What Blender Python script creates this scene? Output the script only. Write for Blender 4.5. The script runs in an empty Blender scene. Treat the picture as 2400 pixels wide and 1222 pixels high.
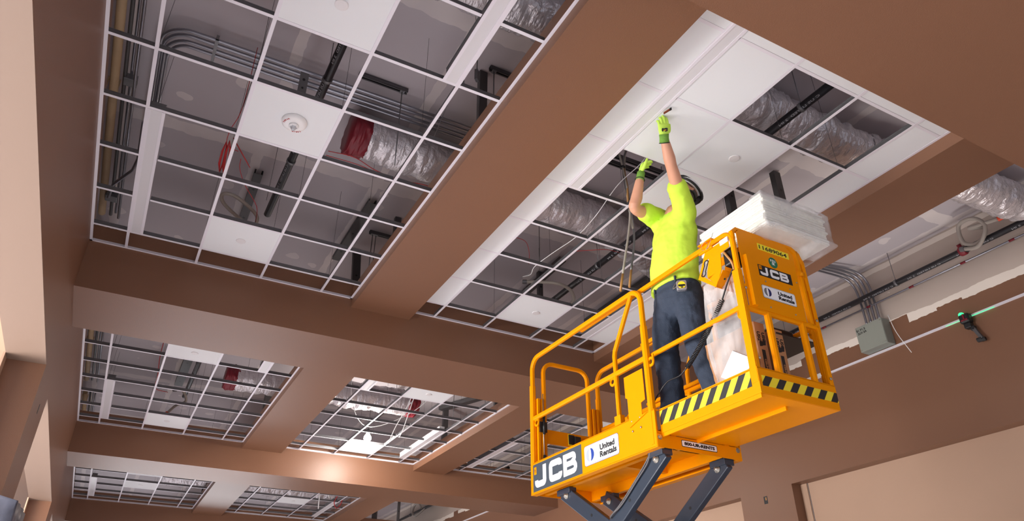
import bpy, bmesh, math, random
SUN, SEL, LW, LW2, LS, LE, LB, LF = 10.3, 44, 1200, 1150, 12, 260, 105, 16
from mathutils import Vector, Matrix, noise

random.seed(7)
SC = bpy.context.scene
COL = SC.collection
PI = math.pi

# ------------------------------------------------------------------ camera
cam_d = bpy.data.cameras.new('camera')
cam = bpy.data.objects.new('camera', cam_d); COL.objects.link(cam)
R = ((0.8785729745, -0.4776008714, -0.0026336543),
     (0.2406521567, 0.4474424728, -0.8613255906),
     (0.4125482615, 0.7561035916, 0.5080465439))
cp = (0.4282891534, -3.9394040141, 1.5022993730)
FPX = 1682.27
M = Matrix(((R[0][0], -R[1][0], -R[2][0], cp[0]),
            (R[0][1], -R[1][1], -R[2][1], cp[1]),
            (R[0][2], -R[1][2], -R[2][2], cp[2]),
            (0, 0, 0, 1)))
cam.matrix_world = M
cam_d.sensor_fit = 'HORIZONTAL'; cam_d.sensor_width = 36.0
cam_d.lens = FPX / 2400 * 36.0
cam_d.clip_start = 0.05; cam_d.clip_end = 200
SC.camera = cam

# ------------------------------------------------------------------ view, world, lights
vs = SC.view_settings
vs.view_transform = 'Standard'; vs.look = 'None'; vs.gamma = 1.0; vs.use_curve_mapping = False
vs.exposure = 0.0
try:
    SC.cycles.max_bounces = 8; SC.cycles.diffuse_bounces = 5; SC.cycles.sample_clamp_indirect = 6.0
    SC.cycles.use_denoising = True
except Exception: pass
W = bpy.data.worlds.new('world'); SC.world = W; W.use_nodes = True
W.node_tree.nodes['Background'].inputs[0].default_value = (0.80, 0.86, 1.0, 1)
W.node_tree.nodes['Background'].inputs[1].default_value = 0.9

def area(name, loc, target, sx, sy, power, col=(1, 1, 1), spread=180):
    d = bpy.data.lights.new(name, 'AREA'); d.shape = 'RECTANGLE'; d.size = sx; d.size_y = sy
    d.energy = power; d.color = col; d.spread = math.radians(spread)
    o = bpy.data.objects.new(name, d); COL.objects.link(o); o.location = loc
    v = Vector(target) - Vector(loc)
    o.rotation_euler = v.to_track_quat('-Z', 'Y').to_euler()
    return o
# daylight: sun through the open left side on to the floor, sky glow from the left and far end, plus added fills
sd = bpy.data.lights.new('sun', 'SUN'); sd.energy = SUN; sd.angle = math.radians(3); sd.color = (1.0, .985, 1.0)
so = bpy.data.objects.new('sun', sd); COL.objects.link(so)
so.rotation_euler = Vector((math.cos(math.radians(SEL)), .12, -math.sin(math.radians(SEL)))).to_track_quat('-Z', 'Y').to_euler()
area('window_light', (-6.5, 0.6, 1.9), (3.0, 0.6, 3.2), 11, 3.4, LW, (1.0, 0.98, 0.96))
area('window_light', (-6.5, 4.0, 1.9), (8.3, 5.6, 3.7), 5, 3.4, LW2, (1.0, 0.93, 0.90))
area('plenum_fill', (7.1, 0.4, 0.5), (7.1, 0.4, 6.0), 1.2, 3.0, LF, (1.0, .95, .92), 55)  # added upward fill that brightens the plenum and upper right wall, no real fixture
area('plenum_fill', (7.1, 12.5, 0.5), (7.1, 12.5, 6.0), 1.2, 3.0, LF, (1.0, .95, .92), 55)  # same added fill under the far right bay
area('rear_fill', (0.5, -9.3, 1.7), (3.2, 0.0, 3.0), 6, 3.0, LS, (1.0, 0.97, 0.95))  # added fill from behind the camera, stands in for an unseen window
area('end_window_light', (2.5, 23.7, 1.6), (2.5, 0, 3.2), 6, 2.8, LE, (0.92, 0.95, 1.0))

# ------------------------------------------------------------------ helpers
def lin(c):
    return tuple(((x / 255) / 12.92 if x / 255 <= .04045 else ((x / 255 + .055) / 1.055) ** 2.4) for x in c)

def mat(name, rgb, rough=0.6, metal=0.0, bump=0.0, bscale=60, var=0.0, vscale=3.0, spec=0.5, emit=None, es=0,
        alpha=1.0, trans=0.0, coat=0.0):
    m = bpy.data.materials.new(name); m.use_nodes = True
    nt = m.node_tree; b = nt.nodes['Principled BSDF']
    c = lin(rgb) + (1,)
    b.inputs['Base Color'].default_value = c
    b.inputs['Roughness'].default_value = rough; b.inputs['Metallic'].default_value = metal
    b.inputs['Specular IOR Level'].default_value = spec
    b.inputs['Transmission Weight'].default_value = trans
    b.inputs['Coat Weight'].default_value = coat
    b.inputs['Alpha'].default_value = alpha
    tc = nt.nodes.new('ShaderNodeTexCoord')
    if var > 0:
        n = nt.nodes.new('ShaderNodeTexNoise'); n.inputs['Scale'].default_value = vscale; n.inputs['Detail'].default_value = 5
        nt.links.new(tc.outputs['Object'], n.inputs['Vector'])
        mx = nt.nodes.new('ShaderNodeMix'); mx.data_type = 'RGBA'
        mx.inputs[6].default_value = tuple(x * (1 - var) for x in c[:3]) + (1,)
        mx.inputs[7].default_value = tuple(min(1, x * (1 + var)) for x in c[:3]) + (1,)
        nt.links.new(n.outputs['Fac'], mx.inputs[0]); nt.links.new(mx.outputs[2], b.inputs['Base Color'])
    if bump > 0:
        n = nt.nodes.new('ShaderNodeTexNoise'); n.inputs['Scale'].default_value = bscale; n.inputs['Detail'].default_value = 4
        nt.links.new(tc.outputs['Object'], n.inputs['Vector'])
        bp = nt.nodes.new('ShaderNodeBump'); bp.inputs['Strength'].default_value = bump; bp.inputs['Distance'].default_value = 0.01
        nt.links.new(n.outputs['Fac'], bp.inputs['Height']); nt.links.new(bp.outputs['Normal'], b.inputs['Normal'])
    if emit:
        b.inputs['Emission Color'].default_value = lin(emit) + (1,); b.inputs['Emission Strength'].default_value = es
    return m

class MB:
    """collects shapes into one mesh, several material slots"""
    def __init__(s): s.v = []; s.f = []; s.mi = []; s.sm = []
    def add(s, vs_, fs, mi=0, smooth=False):
        k = len(s.v); s.v += [tuple(v) for v in vs_]
        for f in fs: s.f.append(tuple(i + k for i in f)); s.mi.append(mi); s.sm.append(smooth)
        return s
    def box(s, x0, x1, y0, y1, z0, z1, mi=0):
        vs_ = [(x, y, z) for x in (x0, x1) for y in (y0, y1) for z in (z0, z1)]
        return s.add(vs_, [(0, 1, 3, 2), (4, 6, 7, 5), (0, 4, 5, 1), (2, 3, 7, 6), (0, 2, 6, 4), (1, 5, 7, 3)], mi)
    def obox(s, c, ax, ay, az, hx, hy, hz, mi=0):
        c = Vector(c); ax = Vector(ax).normalized() * hx; ay = Vector(ay).normalized() * hy; az = Vector(az).normalized() * hz
        vs_ = [c + i * ax + j * ay + k * az for i in (-1, 1) for j in (-1, 1) for k in (-1, 1)]
        return s.add(vs_, [(0, 1, 3, 2), (4, 6, 7, 5), (0, 4, 5, 1), (2, 3, 7, 6), (0, 2, 6, 4), (1, 5, 7, 3)], mi)
    def sweep(s, pts, prof, mi=0, smooth=False, up=(0, 0, 1), closed=False, scales=None):
        pts = [Vector(p) for p in pts]; n = len(pts); m = len(prof); up = Vector(up)
        base = len(s.v); T = []
        for i in range(n):
            if closed: t = pts[(i + 1) % n] - pts[i - 1]
            else: t = pts[min(i + 1, n - 1)] - pts[max(i - 1, 0)]
            T.append(t.normalized())
        a = up.cross(T[0])
        if a.length < 1e-3: a = Vector((1, 0, 0)).cross(T[0])
        a.normalize(); prev = T[0]
        vs_ = []
        for i in range(n):
            if i: 
                q = prev.rotation_difference(T[i]); a = q @ a; a = (a - T[i] * a.dot(T[i])).normalized(); prev = T[i]
            b = T[i].cross(a)
            # mitre
            k = 1.0
            if 0 < i < n - 1:
                d = (pts[i] - pts[i - 1]).normalized().dot(T[i]); k = min(1 / max(d, .4), 2)
            sc = scales[i] if scales else 1
            for (p, q_) in prof: vs_.append(pts[i] + a * p * sc + b * q_ * sc)
        fs = []
        for i in range(n if closed else n - 1):
            for j in range(m):
                i2 = (i + 1) % n
                fs.append((i * m + j, i * m + (j + 1) % m, i2 * m + (j + 1) % m, i2 * m + j))
        s.add(vs_, fs, mi, smooth)
        if not closed:
            s.add([], [], mi)
            k = base
            s.f.append(tuple(k + j for j in reversed(range(m)))); s.mi.append(mi); s.sm.append(False)
            s.f.append(tuple(k + (n - 1) * m + j for j in range(m))); s.mi.append(mi); s.sm.append(False)
        return s
    def tube(s, pts, r, n=10, mi=0, smooth=True, closed=False, scales=None):
        return s.sweep(pts, [(r * math.cos(2 * PI * i / n), r * math.sin(2 * PI * i / n)) for i in range(n)], mi, smooth, closed=closed, scales=scales)
    def sq(s, pts, w, h=None, mi=0, up=(0, 0, 1), r=0.22):
        h = h or w; c = min(w, h) * r
        a, b = w / 2, h / 2
        prof = [(a - c, -b), (a, -b + c), (a, b - c), (a - c, b), (-a + c, b), (-a, b - c), (-a, -b + c), (-a + c, -b)]
        return s.sweep(pts, prof, mi, False, up=up)
    def disc(s, c, nrm, r, th, n=20, mi=0, r2=None):
        nrm = Vector(nrm).normalized(); c = Vector(c); r2 = r if r2 is None else r2
        a = nrm.orthogonal().normalized(); b = nrm.cross(a); vs_ = []
        for k, rr in ((0, r), (1, r2)):
            for i in range(n):
                t = 2 * PI * i / n; vs_.append(c + nrm * th * k + a * rr * math.cos(t) + b * rr * math.sin(t))
        fs = [(i, (i + 1) % n, n + (i + 1) % n, n + i) for i in range(n)] + [tuple(reversed(range(n))), tuple(range(n, 2 * n))]
        return s.add(vs_, fs, mi)
    def lathe(s, c, axis, prof, n=24, mi=0, smooth=True):
        ax = Vector(axis).normalized(); a = ax.orthogonal().normalized(); b = ax.cross(a); c = Vector(c); vs_ = []
        for (r, h) in prof:
            for i in range(n):
                t = 2 * PI * i / n; vs_.append(c + ax * h + (a * math.cos(t) + b * math.sin(t)) * max(r, 1e-4))
        m = len(prof)
        fs = [(i * n + j, i * n + (j + 1) % n, (i + 1) * n + (j + 1) % n, (i + 1) * n + j) for i in range(m - 1) for j in range(n)]
        fs += [tuple(reversed(range(n))), tuple((m - 1) * n + j for j in range(n))]
        return s.add(vs_, fs, mi, smooth)
    def prism(s, poly, o, ax, ay, az, th, mi=0):
        """2D polygon in plane (ax,ay) at o, thickness th along az"""
        o = Vector(o); ax = Vector(ax); ay = Vector(ay); az = Vector(az); n = len(poly)
        vs_ = [o + ax * p[0] + ay * p[1] for p in poly] + [o + ax * p[0] + ay * p[1] + az * th for p in poly]
        fs = [(i, (i + 1) % n, n + (i + 1) % n, n + i) for i in range(n)] + [tuple(reversed(range(n))), tuple(range(n, 2 * n))]
        return s.add(vs_, fs, mi)
    def ribbon(s, pts, w, o, ax, ay, az, th, mi=0, closed=False):
        """mitred thick stroke drawn in the plane (ax,ay)"""
        P = [Vector(p) for p in pts]; n = len(P); L = []; Rr = []
        for i in range(n):
            a = P[i] - P[i - 1] if (i or closed) else P[1] - P[0]
            b = P[(i + 1) % n] - P[i] if (i < n - 1 or closed) else P[-1] - P[-2]
            a.normalize(); b.normalize(); t = (a + b).normalized(); nn = Vector((-t.y, t.x)); k = w / 2 / max(.5, t.dot(b))
            L.append(P[i] + nn * k); Rr.append(P[i] - nn * k)
        for i in range(n if closed else n - 1):
            j = (i + 1) % n; s.prism([L[i], Rr[i], Rr[j], L[j]], o, ax, ay, az, th, mi)
        return s
    def mesh(s, name, mats):
        me = bpy.data.meshes.new(name); me.from_pydata(s.v, [], s.f)
        for m in (mats if isinstance(mats, (list, tuple)) else [mats]): me.materials.append(m)
        me.polygons.foreach_set('material_index', s.mi); me.polygons.foreach_set('use_smooth', s.sm)
        bm = bmesh.new(); bm.from_mesh(me); bmesh.ops.recalc_face_normals(bm, faces=bm.faces); bm.to_mesh(me); bm.free()
        me.update(); return me
    def build(s, name, mats, parent=None, loc=None, bevel=0):
        o = bpy.data.objects.new(name, s.mesh(name, mats)); COL.objects.link(o)
        if parent: o.parent = parent
        if loc: o.location = loc
        if bevel:
            md = o.modifiers.new('bevel', 'BEVEL'); md.width = bevel; md.segments = 2; md.limit_method = 'ANGLE'; md.angle_limit = 0.7
        return o

def tag(o, label, cat, group=None, kind=None):
    if label: o['label'] = label
    if cat: o['category'] = cat
    if group: o['group'] = group
    if kind: o['kind'] = kind
    return o
def thing(name, label, cat, loc=(0, 0, 0), rz=0, group=None):
    o = bpy.data.objects.new(name, None); COL.objects.link(o); o.location = loc; o.rotation_euler = (0, 0, rz)
    o.empty_display_size = .1
    return tag(o, label, cat, group)
def struct(o): o['kind'] = 'structure'; return o
def dup(src, label=None, loc=None):
    def cp_(o, par):
        c = o.copy(); COL.objects.link(c); c.parent = par
        for ch in list(o.children): cp_(ch, c)
        return c
    r = cp_(src, None)
    if loc: r.location = loc
    if label: r['label'] = label
    return r

def text_mesh(txt, size, bold=0.0, ext=0.0006):
    cu = bpy.data.curves.new('txt', 'FONT'); cu.body = txt; cu.size = size; cu.offset = bold; cu.extrude = ext
    cu.align_x = 'CENTER'; cu.align_y = 'CENTER'; cu.resolution_u = 3
    o = bpy.data.objects.new('txt', cu); COL.objects.link(o)
    dg = bpy.context.evaluated_depsgraph_get(); dg.update()
    me = bpy.data.meshes.new_from_object(o.evaluated_get(dg))
    bpy.data.objects.remove(o); return me
def put_text(mb, txt, size, c, ax, ay, az, mi=0, bold=0.0, sx=1.0, width=None, height=None):
    """text written into a MB in the plane (ax right, ay up, az out)"""
    me = text_mesh(txt, size, bold); c = Vector(c); ax = Vector(ax).normalized(); ay = Vector(ay).normalized(); az = Vector(az).normalized()
    xs = [v.co.x for v in me.vertices]; ys = [v.co.y for v in me.vertices]
    mx, my = (min(xs) + max(xs)) / 2, (min(ys) + max(ys)) / 2
    if width: sx = width / (max(xs) - min(xs))
    sy = height / (max(ys) - min(ys)) if height else 1.0
    mb.add([c + ax * (v.co.x - mx) * sx + ay * (v.co.y - my) * sy + az * v.co.z for v in me.vertices], [tuple(p.vertices) for p in me.polygons], mi)
    bpy.data.meshes.remove(me)
def arc(cx, cy, r, a0, a1, n=6):
    return [(cx + r * math.cos(math.radians(a0 + (a1 - a0) * i / n)), cy + r * math.sin(math.radians(a0 + (a1 - a0) * i / n))) for i in range(n + 1)]
def smooth_path(pts, k=8):
    """Catmull-Rom"""
    P = [Vector(p) for p in pts]; P = [P[0] * 2 - P[1]] + P + [P[-1] * 2 - P[-2]]; out = []
    for i in range(1, len(P) - 2):
        for j in range(k):
            t = j / k; a, b, c, d = P[i - 1], P[i], P[i + 1], P[i + 2]
            out.append(.5 * ((2 * b) + (c - a) * t + (2 * a - 5 * b + 4 * c - d) * t * t + (3 * b - a - 3 * c + d) * t ** 3))
    out.append(P[-2]); return out

# ------------------------------------------------------------------ materials
BROWN = (124, 87, 65)
m_brown = mat('brown_wall_paint', BROWN, .42, bump=.12, bscale=160, var=.05, vscale=1.2)
m_lid = mat('taped_drywall', (182, 175, 176), .9, bump=.05)
m_tile = mat('white_ceiling_tile', (228, 231, 233), .85, bump=.05, bscale=400)
m_tee = mat('white_grid_steel', (226, 223, 230), .45)
m_galv = mat('galvanised_steel', (128, 128, 130), .42, metal=.75, var=.12, vscale=20)
m_galv_d = mat('dark_galvanised_steel', (92, 90, 92), .5, metal=.5, var=.15, vscale=9)
m_strut = mat('dark_steel_stud', (84, 82, 82), .5, metal=.4)
m_pipe = mat('black_sprinkler_pipe', (30, 28, 32), .38)
m_print = mat('grey_pipe_print', (150, 150, 155), .6)
m_conduit = mat('steel_conduit', (150, 150, 158), .3, metal=.85)
m_foil = mat('foil_duct_jacket', (222, 217, 220), .26, metal=.5, bump=1.0, bscale=38)
m_red = mat('red_plastic', (120, 18, 34), .45)
m_redw = mat('red_wire', (170, 26, 30), .5)
m_lightdiff = mat('fixture_diffuser', (214, 213, 216), .35)
m_cover = mat('off_white_cover', (222, 220, 221), .5)
m_line = mat('shadow_gap_grey', (120, 118, 122), .7)
m_wood = mat('tan_wrapped_pipe', (178, 152, 118), .7, bump=.3, bscale=14, var=.2, vscale=6)
m_black = mat('black_plastic', (22, 22, 24), .45)
m_white = mat('white_plastic', (235, 235, 235), .4)
m_braid = mat('braided_steel_hose', (176, 168, 158), .45, metal=.2, bump=.5, bscale=260)
m_orange_cap = mat('orange_red_cap', (220, 70, 25), .5)
m_tan = mat('copper_tan_sheath', (176, 128, 72), .5)
m_yel = mat('lift_yellow_paint', (236, 145, 0), .36, spec=.12, var=.02, vscale=3)
m_yel_b = mat('bright_warning_yellow', (240, 222, 40), .5)
m_ink = mat('black_ink', (20, 20, 22), .6)
m_dgrey = mat('dark_grey_decal', (64, 74, 84), .5)
m_wdec = mat('white_decal', (240, 241, 243), .5)
m_blue = mat('blue_decal', (24, 60, 150), .5)
m_gdec = mat('grey_decal', (168, 176, 188), .5)
m_gdec2 = mat('dark_grey_moon', (110, 112, 116), .5)
m_navy = mat('navy_decal', (28, 38, 100), .5)
m_arm = mat('scissor_arm_paint', (44, 54, 68), .35, var=.12, vscale=7, coat=.2)
m_bolt = mat('zinc_bolt', (170, 165, 155), .35, metal=.8)
m_carton = mat('brown_carton', (170, 122, 82), .8, var=.06, vscale=5)
m_conc = mat('concrete_floor', (203, 200, 203), .7, var=.12, vscale=1.3)
m_beige = mat('beige_door_panel', (188, 156, 132), .7, var=.02)
m_hiviz = mat('hi_viz_shirt', (196, 232, 66), .8, bump=.15, bscale=60)
m_glove = mat('lime_glove', (196, 235, 90), .8)
m_cuff = mat('green_knit_cuff', (112, 160, 62), .9, bump=.4, bscale=200)
m_skin = mat('skin', (205, 150, 122), .5, var=.05, vscale=12)
m_jeans = mat('blue_denim', (42, 53, 70), .85, bump=.35, bscale=150, var=.3, vscale=7)
m_boot = mat('tan_work_boot', (92, 66, 44), .7)
m_green = mat('green_sticker', (20, 110, 80), .5)
m_laser = mat('green_laser_light', (40, 255, 130), .4, emit=(60, 255, 150), es=1.5)
m_bulb = mat('lit_lamp_glass', (255, 255, 255), .4, emit=(255, 244, 232), es=60)
m_tilecut = mat('tile_edge_white', (238, 238, 228), .9)

def plastic_film(name, a=.28):
    m = bpy.data.materials.new(name); m.use_nodes = True; nt = m.node_tree; nt.nodes.clear()
    out = nt.nodes.new('ShaderNodeOutputMaterial'); tr = nt.nodes.new('ShaderNodeBsdfTransparent')
    pb = nt.nodes.new('ShaderNodeBsdfPrincipled'); pb.inputs['Base Color'].default_value = (.85, .85, .85, 1); pb.inputs['Roughness'].default_value = .22
    mx = nt.nodes.new('ShaderNodeMixShader')
    n = nt.nodes.new('ShaderNodeTexNoise'); n.inputs['Scale'].default_value = 5; n.inputs['Detail'].default_value = 4
    tc = nt.nodes.new('ShaderNodeTexCoord'); nt.links.new(tc.outputs['Object'], n.inputs['Vector'])
    bp = nt.nodes.new('ShaderNodeBump'); bp.inputs['Strength'].default_value = .5; bp.inputs['Distance'].default_value = .02
    nt.links.new(n.outputs['Fac'], bp.inputs['Height']); nt.links.new(bp.outputs['Normal'], pb.inputs['Normal'])
    mr = nt.nodes.new('ShaderNodeMapRange'); mr.inputs['From Min'].default_value = .35; mr.inputs['From Max'].default_value = .7; mr.inputs['To Min'].default_value = a; mr.inputs['To Max'].default_value = min(1, a + .26)
    nt.links.new(n.outputs['Fac'], mr.inputs['Value']); nt.links.new(mr.outputs['Result'], mx.inputs[0])
    nt.links.new(tr.outputs[0], mx.inputs[1]); nt.links.new(pb.outputs[0], mx.inputs[2]); nt.links.new(mx.outputs[0], out.inputs[0])
    return m
m_film = plastic_film('clear_plastic_film', .06)

def stripes_mat():
    """yellow and black slanted hazard stripes along object X+Y"""
    m = bpy.data.materials.new('hazard_stripes'); m.use_nodes = True; nt = m.node_tree; b = nt.nodes['Principled BSDF']
    b.inputs['Roughness'].default_value = .5
    tc = nt.nodes.new('ShaderNodeTexCoord'); sp = nt.nodes.new('ShaderNodeSeparateXYZ'); nt.links.new(tc.outputs['Object'], sp.inputs[0])
    a = nt.nodes.new('ShaderNodeMath'); a.operation = 'SUBTRACT'; nt.links.new(sp.outputs[0], a.inputs[0]); nt.links.new(sp.outputs[1], a.inputs[1])
    z = nt.nodes.new('ShaderNodeMath'); z.operation = 'MULTIPLY_ADD'; z.inputs[1].default_value = -.75
    nt.links.new(sp.outputs[2], z.inputs[0]); nt.links.new(a.outputs[0], z.inputs[2])
    d = nt.nodes.new('ShaderNodeMath'); d.operation = 'MULTIPLY'; d.inputs[1].default_value = 1 / .117; nt.links.new(z.outputs[0], d.inputs[0])
    f = nt.nodes.new('ShaderNodeMath'); f.operation = 'FRACT'; nt.links.new(d.outputs[0], f.inputs[0])
    g = nt.nodes.new('ShaderNodeMath'); g.operation = 'GREATER_THAN'; g.inputs[1].default_value = .5; nt.links.new(f.outputs[0], g.inputs[0])
    mx = nt.nodes.new('ShaderNodeMix'); mx.data_type = 'RGBA'; mx.inputs[6].default_value = lin((36, 34, 36)) + (1,); mx.inputs[7].default_value = lin((240, 215, 40)) + (1,)
    nt.links.new(g.outputs[0], mx.inputs[0]); nt.links.new(mx.outputs[2], b.inputs['Base Color']); return m
m_haz = stripes_mat()

def wall_mat():
    """brown paint up to a ragged roller line, bare taped drywall above it"""
    m = bpy.data.materials.new('part_painted_drywall'); m.use_nodes = True; nt = m.node_tree; b = nt.nodes['Principled BSDF']; b.inputs['Roughness'].default_value = .40
    tc = nt.nodes.new('ShaderNodeTexCoord'); sp = nt.nodes.new('ShaderNodeSeparateXYZ'); nt.links.new(tc.outputs['Object'], sp.inputs[0])
    def math_(op, a=None, bb=None, c=None):
        n = nt.nodes.new('ShaderNodeMath'); n.operation = op
        for i, x in enumerate((a, bb, c)):
            if x is None: continue
            if isinstance(x, (int, float)): n.inputs[i].default_value = x
            else: nt.links.new(x, n.inputs[i])
        return n.outputs[0]
    def nz(scale, vec=None, det=3):
        n = nt.nodes.new('ShaderNodeTexNoise'); n.inputs['Scale'].default_value = scale; n.inputs['Detail'].default_value = det
        nt.links.new(vec or tc.outputs['Object'], n.inputs['Vector']); return n.outputs['Fac']
    Y, Z = sp.outputs[1], sp.outputs[2]
    # blocky steps along Y
    vo = nt.nodes.new('ShaderNodeTexVoronoi'); vo.voronoi_dimensions = '1D'; vo.inputs['Scale'].default_value = 3.2; nt.links.new(Y, vo.inputs['W'])
    sc = nt.nodes.new('ShaderNodeSeparateXYZ'); nt.links.new(vo.outputs['Color'], sc.inputs[0])
    step = math_('MULTIPLY', math_('POWER', sc.outputs[0], 3.0), .16)
    th = math_('ADD', math_('ADD', step, 5.21), math_('MULTIPLY', nz(14), .035))
    bare = math_('GREATER_THAN', Z, th)
    # joint compound patches on the bare board
    tape = math_('LESS_THAN', math_('ABSOLUTE', math_('SUBTRACT', Z, math_('ADD', 6.05, math_('MULTIPLY', nz(5), .03)))), .035)
    low = math_('LESS_THAN', Z, math_('ADD', 5.29, math_('MULTIPLY', nz(3.5), .09)))
    screws = nt.nodes.new('ShaderNodeTexVoronoi'); screws.inputs['Scale'].default_value = 2.4; nt.links.new(tc.outputs['Object'], screws.inputs['Vector'])
    spot = math_('LESS_THAN', math_('ADD', screws.outputs['Distance'], math_('MULTIPLY', nz(25), .06)), .13)
    mud = math_('MINIMUM', math_('ADD', math_('ADD', tape, low), math_('MULTIPLY', spot, .55)), 1.0)
    def rgb(fac, c1, c2):
        mx = nt.nodes.new('ShaderNodeMix'); mx.data_type = 'RGBA'
        for i, c in ((6, c1), (7, c2)):
            if isinstance(c, tuple): mx.inputs[i].default_value = lin(c) + (1,)
            else: nt.links.new(c, mx.inputs[i])
        nt.links.new(fac, mx.inputs[0]); return mx.outputs[2]
    board = rgb(nz(2.0), (186, 172, 158), (196, 182, 172))
    brd = rgb(mud, board, (232, 222, 210))
    # streaky roller patch
    c = rgb(bare, BROWN, brd)
    nt.links.new(c, b.inputs['Base Color']); return m
m_wall = wall_mat()

def lid_mat():
    m = bpy.data.materials.new('taped_drywall_lid'); m.use_nodes = True; nt = m.node_tree; b = nt.nodes['Principled BSDF']; b.inputs['Roughness'].default_value = .85
    tc = nt.nodes.new('ShaderNodeTexCoord'); sp = nt.nodes.new('ShaderNodeSeparateXYZ'); nt.links.new(tc.outputs['Object'], sp.inputs[0])
    n = nt.nodes.new('ShaderNodeTexNoise'); n.inputs['Scale'].default_value = 5; nt.links.new(tc.outputs['Object'], n.inputs['Vector'])
    outs = []
    for ax, per, off in ((0, 1.22, .25), (1, 2.44, 1.1)):
        a = nt.nodes.new('ShaderNodeMath'); a.operation = 'MULTIPLY_ADD'; a.inputs[1].default_value = 1 / per; a.inputs[2].default_value = off
        nt.links.new(sp.outputs[ax], a.inputs[0])
        f = nt.nodes.new('ShaderNodeMath'); f.operation = 'PINGPONG'; f.inputs[1].default_value = .5; nt.links.new(a.outputs[0], f.inputs[0])
        j = nt.nodes.new('ShaderNodeMath'); j.operation = 'MULTIPLY_ADD'; j.inputs[1].default_value = .05; j.inputs[2].default_value = 0.012; nt.links.new(n.outputs['Fac'], j.inputs[0])
        g = nt.nodes.new('ShaderNodeMath'); g.operation = 'LESS_THAN'; nt.links.new(f.outputs[0], g.inputs[0]); nt.links.new(j.outputs[0], g.inputs[1]); outs.append(g.outputs[0])
    v = nt.nodes.new('ShaderNodeTexVoronoi'); v.inputs['Scale'].default_value = 1.7; nt.links.new(tc.outputs['Object'], v.inputs['Vector'])
    g = nt.nodes.new('ShaderNodeMath'); g.operation = 'LESS_THAN'; g.inputs[1].default_value = .13; dv = nt.nodes.new('ShaderNodeMath'); dv.operation = 'MULTIPLY_ADD'; dv.inputs[1].default_value = .35; dv.inputs[2].default_value = -.17; nt.links.new(n.outputs['Fac'], dv.inputs[0])
    da = nt.nodes.new('ShaderNodeMath'); da.operation = 'ADD'; nt.links.new(v.outputs['Distance'], da.inputs[0]); nt.links.new(dv.outputs[0], da.inputs[1]); nt.links.new(da.outputs[0], g.inputs[0]); outs.append(g.outputs[0])
    s1 = nt.nodes.new('ShaderNodeMath'); s1.operation = 'MAXIMUM'; nt.links.new(outs[0], s1.inputs[0]); nt.links.new(outs[1], s1.inputs[1])
    s2 = nt.nodes.new('ShaderNodeMath'); s2.operation = 'MAXIMUM'; nt.links.new(s1.outputs[0], s2.inputs[0]); nt.links.new(outs[2], s2.inputs[1])
    n2 = nt.nodes.new('ShaderNodeTexNoise'); n2.inputs['Scale'].default_value = 2.2; nt.links.new(tc.outputs['Object'], n2.inputs['Vector'])
    mm = nt.nodes.new('ShaderNodeMath'); mm.operation = 'MULTIPLY'; nt.links.new(s2.outputs[0], mm.inputs[0]); nt.links.new(n2.outputs['Fac'], mm.inputs[1])
    mx = nt.nodes.new('ShaderNodeMix'); mx.data_type = 'RGBA'; mx.inputs[6].default_value = lin((184, 177, 181)) + (1,); mx.inputs[7].default_value = lin((226, 218, 214)) + (1,)
    nt.links.new(mm.outputs[0], mx.inputs[0]); nt.links.new(mx.outputs[2], b.inputs['Base Color']); return m
m_lidp = lid_mat()
# ================================================================== THE ROOM
XL, XR = -0.301, 8.353           # inner faces of the left and right walls
ZG = 5.0                         # suspended grid level
ZX, ZA, ZT = 4.53, 4.905, 5.19   # soffit bottoms and top of the painted faces
LID = 6.12
Y0, Y1 = -9.5, 24.0
XB = [(-3.14, -2.18), (2.769, 3.728), (8.691, 9.65), (14.71, 15.67), (20.6, 21.56)]   # cross beams
AB = [(2.165, 2.815), (5.227, 5.845)]                                                # along beams

struct(MB().box(-9, 9, Y0, Y1, -.12, 0).build('floor', m_conc))
struct(MB().box(-1.2, 9, Y0, Y1, LID, LID + .1).build('ceiling', m_lidp))

def wall_x(name, x0, x1, openings, zh, top, m):
    """wall along Y with openings [(ya,yb)] up to height zh"""
    mb = MB(); ys = [Y0]
    for a, b in openings: ys += [a, b]
    ys.append(Y1)
    for i in range(0, len(ys), 2):
        if ys[i + 1] > ys[i]: mb.box(x0, x1, ys[i], ys[i + 1], 0, zh)
    mb.box(x0, x1, Y0, Y1, zh, top)
    return struct(mb.build(name, m))
opl = [(-8.1, -3.14), (-2.18, 2.80), (3.72, 8.69), (9.65, 14.71), (15.67, 20.6)]
wall_x('wall_left', -.585, XL, opl, 3.80, ZT, m_brown)
opr = [(-8.1, -3.14), (-2.18, 2.84), (3.78, 8.69), (9.65, 14.71), (15.67, 20.6)]
wall_x('wall_right', XR, XR + .17, opr, 3.784, LID, m_wall)
struct(MB().box(-.75, -.62, Y0, Y1, ZT - .3, LID).build('wall_upper_left', m_lid))
struct(MB().box(-.75, XR + .17, Y1, Y1 + .1, 0, LID).build('wall_back', m_brown))
# panels that close the openings of the right wall
for i, (a, b) in enumerate(opr):
    mb = MB().box(XR + .17, XR + .2, a - .1, b + .1, 0, 3.9)
    mb.box(XR + .155, XR + .17, b - .11, b - .03, 0, 3.784)          # side casing
    mb.box(XR + .162, XR + .17, b - .125, b - .12, 0, 3.784, 1)
    struct(mb.build('door_%d' % (i + 1), [m_beige, m_line]))
# the neighbouring room on the left: a pale far wall and its slab
struct(MB().box(-9, -8.9, Y0, Y1, 0, 9).build('wall_far_left', m_lid))
struct(MB().box(-1.9, -.76, Y0, 40, 5.5, 5.6).build('ceiling_left_room', m_beige))
for i, (a, b) in enumerate(((2.80, 3.72), (8.69, 9.65))):
    struct(MB().box(-.60, -.585, a - .14, b + .14, 0, 3.80).build('trim_%d' % (i + 1), m_beige))

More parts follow.
